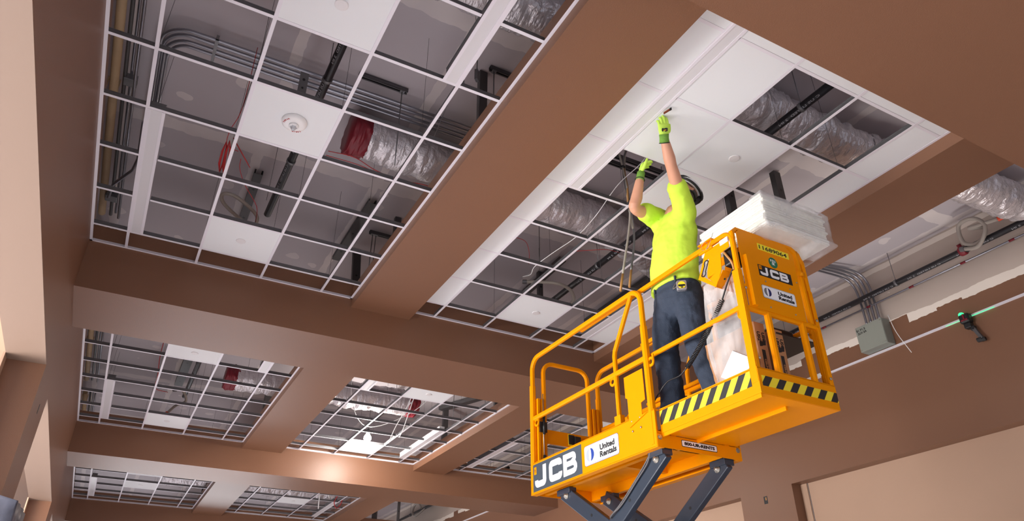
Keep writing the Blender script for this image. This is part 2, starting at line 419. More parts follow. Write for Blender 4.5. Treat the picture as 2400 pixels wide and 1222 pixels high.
struct(MB().box(-.584, XL - .001, Y0 + .1, 24, 3.795, 3.7995).build('trim_3', mat('lit_header_soffit', (142, 120, 105), .6)))  # added slab, its paler colour stands in for light on the header underside
# soffit beams, each a framed box open above
def beam(x0, x1, y0, y1, z0, z1, label):
    o = MB().box(x0, x1, y0, y1, z0, z1).build('ceiling_beam', m_brown); struct(o); o['label'] = label; return o
nm = ['nearest to the camera', 'beyond the worker', 'beyond the lit bay', 'at the far end of the hall', 'last before the back wall']
for (a, b), n in zip(XB, nm): beam(XL, XR, a, b, ZX, ZT - .02, 'deep brown soffit beam across the hall, ' + n)
for j, (a, b) in enumerate(AB):
    for i in range(4):
        beam(a, b, XB[i][1], XB[i + 1][0], ZA - .015 * j, 5.15, 'shallow brown soffit beam along the hall')
# white wall angle along the right wall at grid height (bays that still have no grid)
def molding(y0, y1, label):
    o = MB().box(XR - .025, XR, y0, y1, ZG - .002, ZG).box(XR - .0018, XR, y0, y1, ZG, ZG + .03).build('wall_angle', m_tee)
    tag(o, label, 'ceiling trim')
molding(-2.18, 2.769, 'white steel wall angle along the brown right wall, behind the lift')
molding(9.65, 14.71, 'white steel wall angle on the right wall, far end of the hall')

# outlet hole in the pier
mb = MB().box(XR - .002, XR + .001, 3.292, 3.358, 3.615, 3.715)
mb.box(XR - .004, XR - .002, 3.305, 3.325, 3.66, 3.70, 1)
tag(mb.build('outlet_box', [m_black, m_tan]), 'open black outlet hole in the brown pier between the door recesses', 'outlet')
mb = MB().box(XL - .001, XL + .002, 3.27, 3.31, 3.52, 3.60)
tag(mb.build('outlet_box', m_black), 'small dark slot in the brown pier on the left', 'outlet')

# ================================================================== SUSPENDED GRIDS
FL, WH = .024, .036
def tee_y(x, y0, y1, mb):   # runner along Y
    mb.box(x - FL / 2, x + FL / 2, y0, y1, ZG - .0015, ZG)
    mb.box(x - .0012, x + .0012, y0, y1, ZG, ZG + WH, 1); mb.box(x - .004, x + .004, y0, y1, ZG + WH, ZG + WH + .006, 1)
def tee_x(y, x0, x1, mb):
    mb.box(x0, x1, y - FL / 2, y + FL / 2, ZG - .0005, ZG + .001)
    mb.box(x0, x1, y - .0012, y + .0012, ZG + .001, ZG + WH, 1); mb.box(x0, x1, y - .004, y + .004, ZG + WH, ZG + WH + .006, 1)
wire_n = 0
def grid(x0, x1, y0, y1, mains, rows, skip, label):
    t = thing('ceiling_grid', label, 'ceiling grid', (x0, y0, ZG), group=None)
    def P(mb, name, mats=(m_tee, m_galv)):
        mb.v = [(a - x0, b - y0, c - ZG) for a, b, c in mb.v]; return mb.build(name, list(mats), t)
    e = .0005
    for (a, b, c, d) in ((x0, x0 + .024, y0, y1), (x1 - .024, x1, y0, y1), (x0, x1, y0, y0 + .024), (x0, x1, y1 - .024, y1)):
        mb = MB().box(a + e, b - e, c + e, d - e, ZG - .002, ZG)
        if a == x0 and b < x1: mb.box(a + e, a + .002, c, d, ZG, ZG + .03)
        elif b == x1 and a > x0: mb.box(b - .002, b - e, c, d, ZG, ZG + .03)
        elif d == y1: mb.box(a, b, d - .002, d - e, ZG, ZG + .03)
        else: mb.box(a, b, c + e, c + .002, ZG, ZG + .03)
        P(mb, 'edge_angle')
    for x in mains:
        mb = MB(); tee_y(x, y0 + .01, y1 - .01, mb); P(mb, 'main_runner')
    xs = [x0] + list(mains) + [x1]
    for y in rows:
        for i in range(len(xs) - 1):
            a, b = xs[i] + .012, xs[i + 1] - .012
            for (fx, fw, fa, fb) in skip:
                if xs[i] - .01 <= fx <= xs[i + 1] and fa - .01 < y < fb + .01:
                    if fx <= xs[i] + .05: a = fx + fw + .006
                    else: b = fx - .006
                    if y - fa < .05 or fb - y < .05: a, b = xs[i] + .012, xs[i + 1] - .012
            mb = MB(); tee_x(y, a, b, mb); P(mb, 'cross_tee')
    # hanger wires from the lid
    for x in mains:
        for k, y in enumerate(rows):
            if k % 2 == 0:
                P(MB().tube([(x, y + .05, ZG + WH), (x + .004, y + .06, LID - .01)], .0016, 5), 'hanger_wire', (m_strut,))
    return t

def fixture(x, w, y0, y1, label, body=True):
    """slim linear light: white flanges, a diffuser and a steel body above"""
    t = thing('linear_light', label, 'light fixture', (x, y0, ZG), group='slim linear ceiling lights')
    L = y1 - y0
    MB().box(.0, .022, .013, L - .013, -.004, 0).box(w - .022, w, .013, L - .013, -.004, 0).build('flange', m_tee, t)
    MB().box(.022, w - .022, .013, L - .013, -.001, .004).build('diffuser', m_lightdiff, t)
    MB().box(.016, w - .012, .03, L - .03, .004, .085).box(.012, w - .008, .03, L - .03, .085, .088).build('housing', m_white if not body else m_galv, t)
    return t

def tile(x0, x1, y0, y1, label, z=ZG, group='white ceiling tiles set in the grid', la=0, lb=0):
    g = .011
    o = MB().box(x0 + g - la, x1 - g + lb, y0 + g, y1 - g, z + .0015, z + .019).build('ceiling_tile', m_tile)
    me = o.data; cx, cy = (x0 + x1) / 2, (y0 + y1) / 2
    for v in me.vertices: v.co.x -= cx; v.co.y -= cy; v.co.z -= z
    o.location = (cx, cy, z)
    return tag(o, label, 'ceiling tile', group)

def cover(x, y, label, r=.042):
    o = MB().lathe((0, 0, 0), (0, 0, -1), [(r, -.003), (r, .004), (r - .004, .007), (.001, .008)], 28, 0, False).build('cover_plate', m_cover, loc=(x, y, ZG + .0015))
    return tag(o, label, 'cover plate', 'round sprinkler cover plates')

rows1 = [2.44 - .61 * k for k in range(8)]           # 2.44 ... -1.83
rows3 = [8.378 - .61 * k for k in range(8)]
rows5 = [14.293 - .61 * k for k in range(8)]
mA = [0, .61, 1.22, 1.83]; mB_ = [3.095, 3.705, 4.315, 4.925]; mC = [6.15, 6.76, 7.37, 7.98]
XA, XB2, XC = (XL, 2.165), (2.815, 5.227), (5.845, XR)
bays = {
 'A1': (XA, (-2.18, 2.769), mA, rows1, 'near left bay'),
 'B1': (XB2, (-2.18, 2.769), mB_, rows1, 'bay above the worker'),
 'A2': (XA, (3.728, 8.691), mA, rows3, 'middle left bay'),
 'B2': (XB2, (3.728, 8.691), mB_, rows3, 'bay lit by the bare work lamp'),
 'C2': (XC, (3.728, 8.691), mC, rows3, 'bay seen behind the lift rails'),
 'A3': (XA, (9.65, 14.71), mA, rows5, 'far left bay'),
 'B3': (XB2, (9.65, 14.71), mB_, rows5, 'far middle bay'),
}
FW = .118
fx = {
 'A1': [(0, .61, 2.44), (1.83 - FW, -2.18, -.61)],
 'B1': [(3.095, -2.18, 0.0), (4.925 - FW, .61, 2.44)],
 'A2': [(0, 6.548, 8.378), (1.83 - FW, 3.728, 5.328)],
 'B2': [(3.095, 3.728, 5.328), (4.925 - FW, 6.548, 8.378)],
 'C2': [(6.15, 6.548, 8.378)],
 'A3': [(0, 12.463, 14.293)],
 'B3': [(3.095, 9.65, 11.24), (4.925 - FW, 12.463, 14.293)],
}
endw = {0: 'far', 1: 'near'}
for k, ((x0, x1), (y0, y1), mains, rows, where) in bays.items():
    sk = [(x, FW, a, b) for (x, a, b) in fx[k]]
    grid(x0, x1, y0, y1, mains, rows, sk, 'white exposed ceiling grid of square openings in the ' + where)
    for (x, a, b) in fx[k]:
        end = 'far' if b > (y0 + y1) / 2 + .5 else 'near'
        if k == 'B1' and end == 'near': end = 'near'
        fixture(x, FW, a, b, 'slim linear light, %s end of the %s' % (end, where), body=(k != 'B2'))
def T(k, i, j, text, disc=None):
    """tile in bay k; column i (0 = left of the first runner), j = row index counted from the far beam"""
    (x0, x1), (y0, y1), mains, rows, where = bays[k]
    xs = [x0 + .0] + list(mains) + [x1]; ys = [y1] + list(rows) + [y0]
    a, b = xs[i], xs[i + 1]
    la = lb = 0
    for (fx_, w, fa, fb) in [(q[0], FW, q[1], q[2]) for q in fx[k]]:
        if ys[j] <= fb + .01 and ys[j + 1] >= fa - .01:
            if abs(fx_ - a) < .02: a = fx_ + w; la = .013
            elif abs(fx_ + w - b) < .02: b = fx_; lb = .013
    tile(a, b, ys[j + 1], ys[j], text, la=la, lb=lb)
    if disc: cover((a + b) / 2 + disc[0], (ys[j] + ys[j + 1]) / 2 + disc[1], disc[2])
# near left bay
T('A1', 2, 1, 'lone white tile with a round cover at the far end of the near left bay', (0.0, 0.0, 'round flush cover on the far tile of the near left bay'))
T('A1', 2, 4, 'white tile carrying the round ALERT strobe in the near left bay')
T('A1', 2, 6, 'white tile cut by the top edge of the photo, near left bay', (.02, .02, 'round cover at the top edge of the photo, near left bay'))
# bay above the worker
for j, d in zip(range(1, 9), ('last one before the far beam', 'second from the far beam', 'third from the far beam', 'fourth from the far beam', 'beside the far end of the worker\'s light',
                              'left of the worker\'s gloves', 'above and left of the gloves', 'trimmed piece in the near corner')):
    T('B1', 0, j, 'narrow white border tile left of the runner, ' + d)
T('B1', 1, 7, 'large white tile beyond the one being fitted, against the linear light')
T('B1', 2, 6, 'white tile with a round cover right of the raised forearm', (.03, -.0, 'round cover on the tile right of the raised forearm'))
T('B1', 2, 5, 'white tile directly behind the worker\'s helmet')
T('B1', 2, 1, 'white tile with a round cover near the far beam, above the guard rail', (.03, .0, 'round cover on the far tile above the guard rail'))
for i, d in enumerate(('over the linear light', 'second from the light', 'third from the light', 'beside the corner')):
    T('B1', i + 1, 8, 'shallow white border tile along the near beam, ' + d)
for j, d in zip((7, 6, 5, 4, 3, 2, 1), ('right of the foil duct opening', 'right of the dark stud opening', 'above the wrapped tile stack', 'behind the tile stack', 'hidden mostly by the guard panel', 'second from the far beam on the right', 'last one on the right by the far beam')):
    T('B1', 4, j, 'narrow white border tile on the right side, ' + d)
# other bays
T('A2', 2, 1, 'white tile at the far end of the middle left bay', (0, 0, 'round cover at the far end of the middle left bay'))
T('A2', 2, 6, 'white tile at the near end of the middle left bay', (0, .05, 'round cover at the near end of the middle left bay'))
T('B2', 2, 1, 'white tile beside the bare lit lamp')
T('B2', 2, 6, 'white tile at the near end of the lamp-lit bay', (0, .05, 'round cover at the near end of the lamp-lit bay'))
T('C2', 2, 6, 'white tile seen between the lift gate rails', (0, 0, 'round cover seen between the lift gate rails'))
T('A3', 2, 3, 'farther of the two white tiles in the far left bay', (0, 0, 'round cover on the farther tile of the far left bay'))
T('A3', 2, 5, 'nearer of the two white tiles in the far left bay')
T('B3', 2, 3, 'white tile in the far middle bay', (0, 0, 'round cover in the far middle bay'))

# ALERT strobe on its tile
def strobe(x, y, label):
    t = thing('fire_strobe', label, 'alarm', (x, y, ZG + .0015))
    MB().lathe((0, 0, 0), (0, 0, -1), [(.088, -.002), (.09, .012), (.086, .024), (.074, .034), (.05, .038), (.001, .038)], 36).build('base', m_white, t)
    mb = MB().lathe((0, 0, -.036), (0, 0, -1), [(.034, 0), (.036, .012), (.03, .018), (.001, .018)], 24); mb.build('inner_ring', m_white, t)
    mb = MB().lathe((0, 0, -.052), (0, 0, -1), [(.02, 0), (.019, .014), (.012, .024), (.001, .026)], 12, 0, False)
    for i in range(6):
        a = i * PI / 3; mb.tube([(.027 * math.cos(a), .027 * math.sin(a), -.05), (.008 * math.cos(a), .008 * math.sin(a), -.082)], .0022, 5)
    mb.build('strobe_lens', mat('clear_lens', (210, 215, 220), .08, metal=.5), t)
    mb = MB()
    # curved word ALERT on the shoulder of the base
    for sgn, base in ((1, 62), (-1, 205)):
        for i, ch in enumerate('ALERT'):
            a = math.radians(base - (i - 2) * 11); d = Vector((math.cos(a), math.sin(a), 0))
            right = Vector((math.sin(a), -math.cos(a), 0))
            put_text(mb, ch, .017, d * .072 + Vector((0, 0, -.0365)), right, d, (0, 0, -1), 0, .0006)
    mb.build('lettering', m_redw, t)
strobe(.945, .275, 'white round fire strobe with red ALERT lettering under a ceiling tile')
# ================================================================== SERVICES ABOVE THE GRID
def crinkle_tube(path, r, n=40, amp=.018, seed=0, ringf=1.0):
    P = smooth_path(path, 14); P2 = []
    acc = 0; L = [0]
    for i in range(1, len(P)): L.append(L[-1] + (P[i] - P[i - 1]).length)
    mb = MB(); m = len(P)
    T = [(P[min(i + 1, m - 1)] - P[max(i - 1, 0)]).normalized() for i in range(m)]
    up = Vector((0, 0, 1)); vs_ = []
    for i in range(m):
        a = up.cross(T[i]).normalized(); b = T[i].cross(a)
        for j in range(n):
            th = 2 * PI * j / n; d = a * math.cos(th) + b * math.sin(th)
            q = Vector((L[i] * 9 * ringf + seed, math.cos(th) * 2.2, math.sin(th) * 2.2))
            w = noise.turbulence(q, 4, True) - .45
            s = -abs(math.sin(L[i] * 10 * ringf + 1.6 * noise.noise(q * .35))) ** 6 * .9
            vs_.append(P[i] + d * (r + amp * w * 1.6 + amp * s))
    fs = [(i * n + j, i * n + (j + 1) % n, (i + 1) * n + (j + 1) % n, (i + 1) * n + j) for i in range(m - 1) for j in range(n)]
    fs += [tuple(reversed(range(n))), tuple((m - 1) * n + j for j in range(n))]
    return mb.add(vs_, fs, 0, True)

def dense(path, step=.05):
    out = []
    for a, b in zip(path[:-1], path[1:]):
        a, b = Vector(a), Vector(b); k = max(1, int((b - a).length / step / 3))
        out += [a + (b - a) * i / k for i in range(k)]
    return out + [Vector(path[-1])]

def duct(path, r, label, cap=None, seed=0, amp=.018):
    p0 = Vector(path[0]); t = thing('air_duct', label, 'air duct', p0)
    rel = [Vector(p) - p0 for p in path]
    d = crinkle_tube(dense(rel, .012), r, seed=seed, amp=amp).build('foil_jacket', m_foil, t)
    for k, (end, nxt) in enumerate(((rel[0], rel[1]), (rel[-1], rel[-2]))):
        if cap and k == cap - 1:
            dirv = (nxt - end).normalized()
            mb = crinkle_tube([end - dirv * .16, end - dirv * .10, end - dirv * .04, end + dirv * .03], r * 1.02, amp=.03, seed=3); mb.build('end_wrap', m_red, t)
    return t
duct([(1.70, 1.20, 5.84), (2.4, 1.24, 5.84), (3.3, 1.33, 5.84), (4.4, 1.33, 5.84), (5.2, 1.62, 5.84), (6.1, 1.95, 5.84)], .205, 'silver foil duct with red wrapped end, from near left bay to worker\'s bay', 1, 1)
duct([(1.55, -.79, 5.85), (2.6, -.77, 5.85), (4.3, -.81, 5.85), (5.9, -.80, 5.85), (7.1, -.99, 5.85), (8.10, -1.03, 5.85)], .20, 'long silver foil duct above the near ends of the bays, reaching the right wall', None, 5, .022)
duct([(1.7, 7.35, 5.6), (2.5, 7.36, 5.6), (3.0, 7.3, 5.6)], .19, 'silver foil duct with a red wrapped end above the middle left bay', 1, 9)
duct([(2.75, 6.95, 5.55), (3.4, 7.1, 5.55), (4.45, 7.18, 5.6)], .22, 'silver foil duct with a red wrapped end above the lamp-lit bay', 2, 12)
duct([(1.35, 13.6, 5.5), (2.2, 13.5, 5.5), (3.2, 13.6, 5.5), (5.1, 13.6, 5.5)], .27, 'silver foil duct above the far bays', None, 15)

def black_pipe(x, z, y0, y1, label, prints):
    t = thing('sprinkler_pipe', label, 'pipe', (x, y0, z))
    MB().tube([(0, 0, 0), (0, y1 - y0, 0)], .036, 16).build('pipe', m_pipe, t)
    y = .3
    while y < y1 - y0 - .5:
        if prints(y0 + y):
            a = Vector((-.55, 0, -.83)); up = Vector((-.83, 0, .55))
            mb = MB(); put_text(mb, 'C US LISTED  2 IN', .026, (a.x * .0365, y, a.z * .0365), (0, 1, 0), up, a, 0, .0003, width=.42); mb.build('pipe_print', m_print, t)
        y += .62
    for yy in (y0 + .9, (y0 + y1) / 2 + .2, y1 - 1.0):
        mb = MB().tube([(0, yy - y0 + .0, .04), (0, yy - y0, LID - z - .005)], .004, 6)
        mb.lathe((0, yy - y0 - .015, 0), (0, 1, 0), [(.038, 0), (.042, .0), (.042, .03), (.038, .03)], 16)
        mb.build('pipe_hanger', m_galv, t)
pv = lambda y: True
black_pipe(1.155, 5.7, -2.1, 2.68, 'black sprinkler pipe with printed lettering above the near left bay', lambda y: y < 2.6)
black_pipe(4.62, 5.55, -2.1, 2.72, 'black sprinkler pipe with printed lettering above the worker\'s bay', pv)
black_pipe(1.12, 5.7, 4.0, 8.9, 'black sprinkler pipe above the middle left bay', pv)
black_pipe(4.4, 5.75, 4.0, 8.6, 'dark sprinkler pipe above the lamp-lit bay', pv)
black_pipe(8.2, 5.69, -2.6, 3.3, 'long black sprinkler pipe running along the right wall', pv)
black_pipe(8.2, 5.72, 10.5, 17.5, 'black sprinkler pipe along the far part of the right wall', lambda y: False)

# thin sensing conduit below the wall pipe, with red bands
t = thing('thin_conduit', 'thin grey conduit with red bands just below the black wall pipe', 'conduit', (8.28, -2.5, 5.60))
MB().tube([(0, 0, 0), (0, 5.6, 0)], .011, 8).build('tube', m_conduit, t)
mb = MB()
for y in (.9, 1.7, 2.25, 2.9, 3.5, 4.2): mb.tube([(0, y, 0), (0, y + .06, 0)], .0135, 8)
mb.build('red_band', m_red, t)

# four conduits turning round the corner of the near left bay
for i in range(4):
    d = i * .062; z = 6.0 + .008 * (i % 2)
    rr = .20 - d * .7
    cx, cy = .02, .98
    pth = [(3.2 + .1 * i, .79 + d, z), (2, .79 + d, z), (1, .80 + d, z), (.12, .80 + d, z)]
    arc_ = [(.12 - .22 * math.sin(math.radians(a)) * (1 - d * 1.5), .80 + d + .22 * (1 - math.cos(math.radians(a))), z) for a in range(10, 91, 10)]
    ex = arc_[-1][0]
    pth += arc_ + [(ex, 1.3, z), (ex, 1.9, z), (ex, 2.55 - .1 * i, z)]
    mb = MB().tube(pth, .0145, 10)
    o = mb.build('electrical_conduit', m_conduit); tag(o, 'one of four parallel steel conduits curving round the corner of the near left bay', 'conduit', 'four curved conduits over the near left bay')
t = thing('conduit_clamp', 'galvanised strut clamp over the four conduits', 'clamp', (.30, .9, 5.97))
MB().box(-.012, .012, -.14, .14, -.0, .006).box(-.012, .012, -.14, -.13, 0, .05).box(-.012, .012, .13, .14, 0, .05).build('clamp_plate', m_galv, t)
for x, y, z, lab in ((1.86, .72, 5.99, 'near left bay'),):
    pass
# conduit runs on the left edge of each left bay: wrapped pipes and dark conduits
def left_run(y0, y1, where):
    for x, z, r, m, lab in ((-.47, 5.80, .038, m_wood, 'tan wrapped pipe nearest the wall'), (-.38, 5.84, .036, m_wood, 'tan wrapped pipe, second from the wall')):
        o = MB().tube([(0, 0, 0), (0.005, (y1 - y0) * .5, 0.004), (0, y1 - y0, 0)], r, 12).box(-.006, .006, 1.0, 1.03, 0, LID - z - .002).box(-.006, .006, 4.0, 4.03, 0, LID - z - .002).build('wrapped_pipe', m, loc=(x, y0, z))
        tag(o, lab + ' along the left edge of the ' + where, 'pipe')
    for q, (x, z, r) in enumerate(((-.305, 5.86, .016), (-.265, 5.9, .013), (-.225, 5.84, .014))):
        o = MB().tube([(0, 0, 0), (0, (y1 - y0) * .66, 0), (.01, y1 - y0, -.02)], r, 8).build('electrical_conduit', m_conduit if q else m_strut, loc=(x, y0, z))
        tag(o, 'steel conduit running beside the tan pipes in the ' + where, 'conduit', 'straight conduits along the left edge of the ' + where)
left_run(-2.2, 3.7, 'near left bay'); left_run(4.0, 9.2, 'middle left bay'); left_run(9.9, 15.0, 'far left bay')
for (x, y, z, s, lab) in ((-.26, 1.45, 5.86, .05, 'small steel junction box beside the tan pipes, nearer one'), (-.3, 3.3, 5.82, .055, 'steel junction box at the far end of the tan pipes')):
    o = MB().box(-s, s, -s, s, -.03, .03).build('junction_box', m_galv, loc=(x, y, z), bevel=.004); tag(o, lab, 'junction box')
o = MB().tube([(.0, 0, 0), (.0, .55, 0), (-.03, .75, 0), (-.17, 1.05, -.01), (-.20, 1.3, -.01)], .014, 10).build('electrical_conduit', m_conduit, loc=(-.08, 1.55, 5.55))
tag(o, 'bright steel conduit with an offset bend near the corner of the near left bay', 'conduit')

# steel studs and struts carrying the beams
def stud(p, q, w, d, label, holes=True, m=None):
    p, q = Vector(p), Vector(q); L = (q - p).length; t = (q - p).normalized()
    ref = Vector((0, 0, 1)) if abs(t.z) < .7 else Vector((0, 1, 0))
    a = ref.cross(t).normalized(); b = t.cross(a); mb = MB()
    mb.obox((q - p) / 2 - b * d / 2, a, b, t, w / 2, .0015, L / 2)
    for s in (-1, 1): mb.obox((q - p) / 2 + a * s * w / 2, a, b, t, .0015, d / 2, L / 2)
    for s in (-1, 1): mb.obox((q - p) / 2 + a * s * (w / 2 - .008) + b * d / 2, a, b, t, .008, .0015, L / 2)
    if holes:
        k = max(1, int(L / .45))
        for i in range(k):
            mb.disc(p * 0 + t * (L * (i + .5) / k) - b * (d / 2 + .003), -b, .014, .001, 12, 1)
    o = mb.build('steel_stud', [m or m_strut, m_black], loc=p); return tag(o, label, 'steel stud')
stud((.97, 2.5, 6.06), (1.0, 3.7, 6.06), .085, .05, 'dark steel channel hanging above the far end of the near left bay')
stud((2.17, 2.42, 6.04), (2.17, 3.8, 6.04), .09, .05, 'dark steel channel over the far right corner of the near left bay')
stud((2.40, .20, 6.11), (2.40, .20, 5.16), .07, .05, 'upright dark stud above the brown beam, near the slim light')
stud((2.34, 3.5, 6.05), (2.34, 3.3, 5.2), .09, .05, 'leaning upright dark stud behind the far right corner of the near left bay')
stud((2.56, 2.7, 6.11), (2.56, 2.7, 5.16), .07, .05, 'pale upright stud above the end of the brown beam', m=m_galv_d)
stud((4.66, 2.5, 6.05), (4.70, 3.8, 6.05), .09, .05, 'dark steel channel over the far end of the worker\'s bay')
stud((5.95, 2.35, 6.08), (5.95, 3.9, 6.08), .09, .05, 'dark steel channel beyond the worker\'s jeans')
stud((4.62, 3.0, 6.1), (4.62, 3.0, 5.2), .06, .05, 'upright galvanised stud above the far end of the worker\'s bay', m=m_galv_d)
stud((3.3, 3.2, 6.1), (3.3, 3.2, 5.2), .06, .05, 'upright galvanised stud above the left far corner of the worker\'s bay', m=m_galv_d)
stud((5.72, .02, 6.10), (5.72, .02, 5.15), .09, .06, 'upright black stud with round holes above the wrapped tile stack')
stud((5.35, .34, 6.10), (5.35, .34, 5.15), .09, .06, 'upright black stud left of the tile stack')
stud((1.0, 7.8, 6.0), (1.0, 9.2, 6.0), .13, .07, 'dark steel channel above the middle left bay')
stud((2.42, 8.5, 6.05), (2.42, 8.5, 5.2), .13, .07, 'upright dark stud over the far right corner of the middle left bay')
stud((2.5, 5.8, 6.05), (2.5, 5.8, 5.2), .09, .06, 'upright dark stud over the near right corner of the middle left bay')
stud((6.1, 7.2, 6.05), (5.6, 8.4, 6.05), .13, .07, 'grey steel channel above the right side of the lamp-lit bay', m=m_galv_d)
stud((5.7, 8.4, 6.05), (5.75, 8.55, 5.2), .10, .06, 'upright grey stud above the right side of the lamp-lit bay', m=m_galv_d)
stud((5.6, 6.1, 6.05), (5.6, 6.1, 5.2), .06, .06, 'upright black stud behind the lamp-lit bay')
stud((2.3, 13.9, 6.05), (2.3, 13.9, 5.2), .2, .07, 'upright black stud over the far left bay')
stud((6.6, 14.9, 6.05), (6.6, 14.9, 4.6), .12, .07, 'slanting black stud at the far right end of the hall')
stud((6.2, 12.0, 6.05), (6.2, 12.0, 4.6), .05, .05, 'thin black upright at the far right end of the hall')
# unistrut channels with rods
def unistrut(x0, x1, y, z, label, rods):
    t = thing('strut_channel', label, 'strut channel', (x0, y, z))
    L = x1 - x0
    MB().box(0, L, -.02, -.017, -.02, .02).box(0, L, .017, .02, -.02, .02).box(0, L, -.02, .02, .018, .02).box(0, L, -.02, -.009, -.02, -.018).box(0, L, .009, .02, -.02, -.018).build('channel', m_galv_d, t)
    for rx in rods:
        mb = MB().tube([(rx, 0, -.02), (rx, 0, -.85)], .005, 6).box(rx - .02, rx + .02, -.02, .02, -.03, -.02); mb.build('threaded_rod', m_galv, t)
unistrut(1.45, 1.90, .71, 6.09, 'short strut channel above the conduits in the near left bay', (.40,))
unistrut(2.42, 3.0, .10, 6.09, 'short strut channel above the brown beam', (.04,))
unistrut(2.36, 2.95, 3.1, 6.09, 'short strut channel beyond the corner of the near left bay', (.04, .08))
unistrut(3.1, 5.0, .34, 5.86, 'long strut channel behind the hanging cables in the worker\'s bay', ())
unistrut(3.1, 5.0, .42, 5.84, 'second long strut channel behind the hanging cables', ())
unistrut(5.0, 6.9, 6.9, 6.05, 'long strut channel in the lamp-lit bay', (.2, .8))

# small brackets and clips
t = thing('hanging_bracket', 'galvanised bracket hanging over the strobe tile', 'bracket', (.93, .10, 5.30))
MB().box(-.030, .030, -.003, .003, -.20, .02).box(-.045, .045, -.02, .02, -.215, -.20).build('plate', m_galv, t)
MB().disc((0, -.004, -.05), (0, -1, 0), .01, .003, 12).disc((0, -.004, -.13), (0, -1, 0), .008, .003, 12).build('hole', m_black, t)
for x, y, lab in ((2.09, -.35, 'small pulley clamp beside the slim light, upper'), (2.0, -.28, 'small wire clamp beside the slim light, lower')):
    o = MB().obox((0, 0, 0), (1, 1, 0), (-1, 1, 0), (0, 0, 1), .02, .012, .05).tube([(0, 0, -.05), (0, 0, .2)], .004, 6).build('beam_clamp', m_galv_d, loc=(x, y, 5.45)); tag(o, lab, 'clamp')

# flexible sprinkler hoses
def hose(path, r, label, capcol=None, capend=-1):
    p0 = Vector(path[0]); t = thing('flexible_hose', label, 'hose', p0); rel = [Vector(p) - p0 for p in path]
    MB().tube(smooth_path(rel, 8), r, 10).build('braided_hose', m_braid, t)
    e, f = rel[capend], rel[-2]; d = (e - f).normalized()
    if capcol: MB().disc(e, d, r * 1.5, .05, 12, 0, r * 1.1).build('end_cap', capcol, t)
    MB().disc(rel[0] - (rel[1] - rel[0]).normalized() * .01, (rel[1] - rel[0]).normalized(), r * 1.4, .05, 8).build('coupling', m_galv, t)
hose([(1.0, 2.53, 5.42), (.86, 2.42, 5.42), (.70, 2.24, 5.42), (.67, 2.13, 5.44), (.76, 2.10, 5.44), (.92, 2.19, 5.42), (1.03, 2.32, 5.40), (1.02, 2.44, 5.3)], .017, 'braided sprinkler hose bent in a loop near the far end of the near left bay', m_orange_cap)
hose([(3.95, 2.25, 5.42), (4.12, 2.16, 5.42), (4.32, 2.10, 5.42), (4.52, 2.16, 5.42), (4.66, 2.30, 5.4), (4.68, 2.45, 5.4), (4.5, 2.46, 5.4)], .019, 'braided sprinkler hose curving below the black pipe in the worker\'s bay', m_orange_cap)
hose([(8.12, -.33, 5.67), (8.1, -.52, 5.61), (8.08, -.66, 5.78), (8.06, -.58, 5.92), (8.06, -.42, 5.92), (8.1, -.38, 5.74), (8.12, -.47, 5.66), (8.14, -.58, 5.70), (8.14, -.62, 5.80), (8.08, -.50, 5.84), (8.08, -.62, 5.82), (8.1, -.80, 5.80)], .022, 'coiled braided hose on the black pipe at the right wall with an orange cap', m_orange_cap)
o = MB().lathe((0, -.035, 0), (0, 1, 0), [(.05, 0), (.055, .01), (.055, .06), (.05, .07)], 16).tube([(0, 0, .0), (-.05, 0, .07)], .024, 10).build('pipe_coupling', m_red, loc=(8.2, -.30, 5.69))
tag(o, 'red coupling on the black pipe at the foot of the coiled hose', 'pipe fitting')
hose([(8.19, 15.3, 5.72), (8.12, 15.5, 5.62), (8.05, 15.75, 5.55), (8.05, 15.95, 5.68), (8.05, 15.8, 5.86), (8.05, 15.5, 5.84), (8.05, 15.3, 5.68)], .028, 'coiled braided hose at the far end of the right wall')
hose([(.9, 7.9, 5.45), (1.02, 8.0, 5.5), (1.12, 8.2, 5.4), (1.0, 8.35, 5.35), (.9, 8.3, 5.2)], .02, 'pale bent hose above the middle left bay', m_orange_cap)

# red alarm wiring
def wire(path, r, m, label, cat='wire', k=8, name='hanging_wire', grp=None):
    p0 = Vector(path[0]); o = MB().tube(smooth_path([Vector(p) - p0 for p in path], k), r, 5).build(name, m, loc=p0); return tag(o, label, cat, grp)
wire([(.60, .62, 5.9), (.60, .66, 5.3), (.56, .86, 5.2), (.57, .98, 5.15), (.66, 1.02, 5.15)], .003, m_redw, 'thin red wire dropping over the left corner of the strobe tile')
wire([(1.3, .74, 5.2), (1.51, .73, 5.21), (1.72, .80, 5.2), (1.95, .83, 5.2), (2.22, .80, 5.2), (2.6, .95, 5.2)], .0035, m_redw, 'long red wire sagging under the foil duct end, upper one')
wire([(1.3, .80, 5.2), (1.6, .80, 5.2), (1.9, .85, 5.18), (2.3, .86, 5.2), (2.6, .9, 5.25)], .003, m_redw, 'long red wire sagging under the foil duct end, lower one')
wire([(.70, 1.15, 5.18), (.72, 1.32, 5.2), (.80, 1.5, 5.18), (.95, 1.75, 5.16), (1.0, 2.07, 5.2)], .003, m_redw, 'red wire trailing towards the tile with the cover, near left bay')
wire([(3.3, 1.30, 5.3), (3.45, 1.32, 5.3), (3.55, 1.42, 5.25), (3.66, 1.62, 5.25)], .003, m_redw, 'red wire under the foil duct in the worker\'s bay')
wire([(3.9, 1.2, 5.25), (4.05, 1.1, 5.25), (4.2, 1.0, 5.25), (4.4, 1.05, 5.3)], .003, m_redw, 'short red wire left of the worker\'s shirt')
t = thing('wire_bundle', 'bundle of red alarm cable tied under the grid beside the strobe tile', 'wire bundle', (.62, 1.0, 5.1))
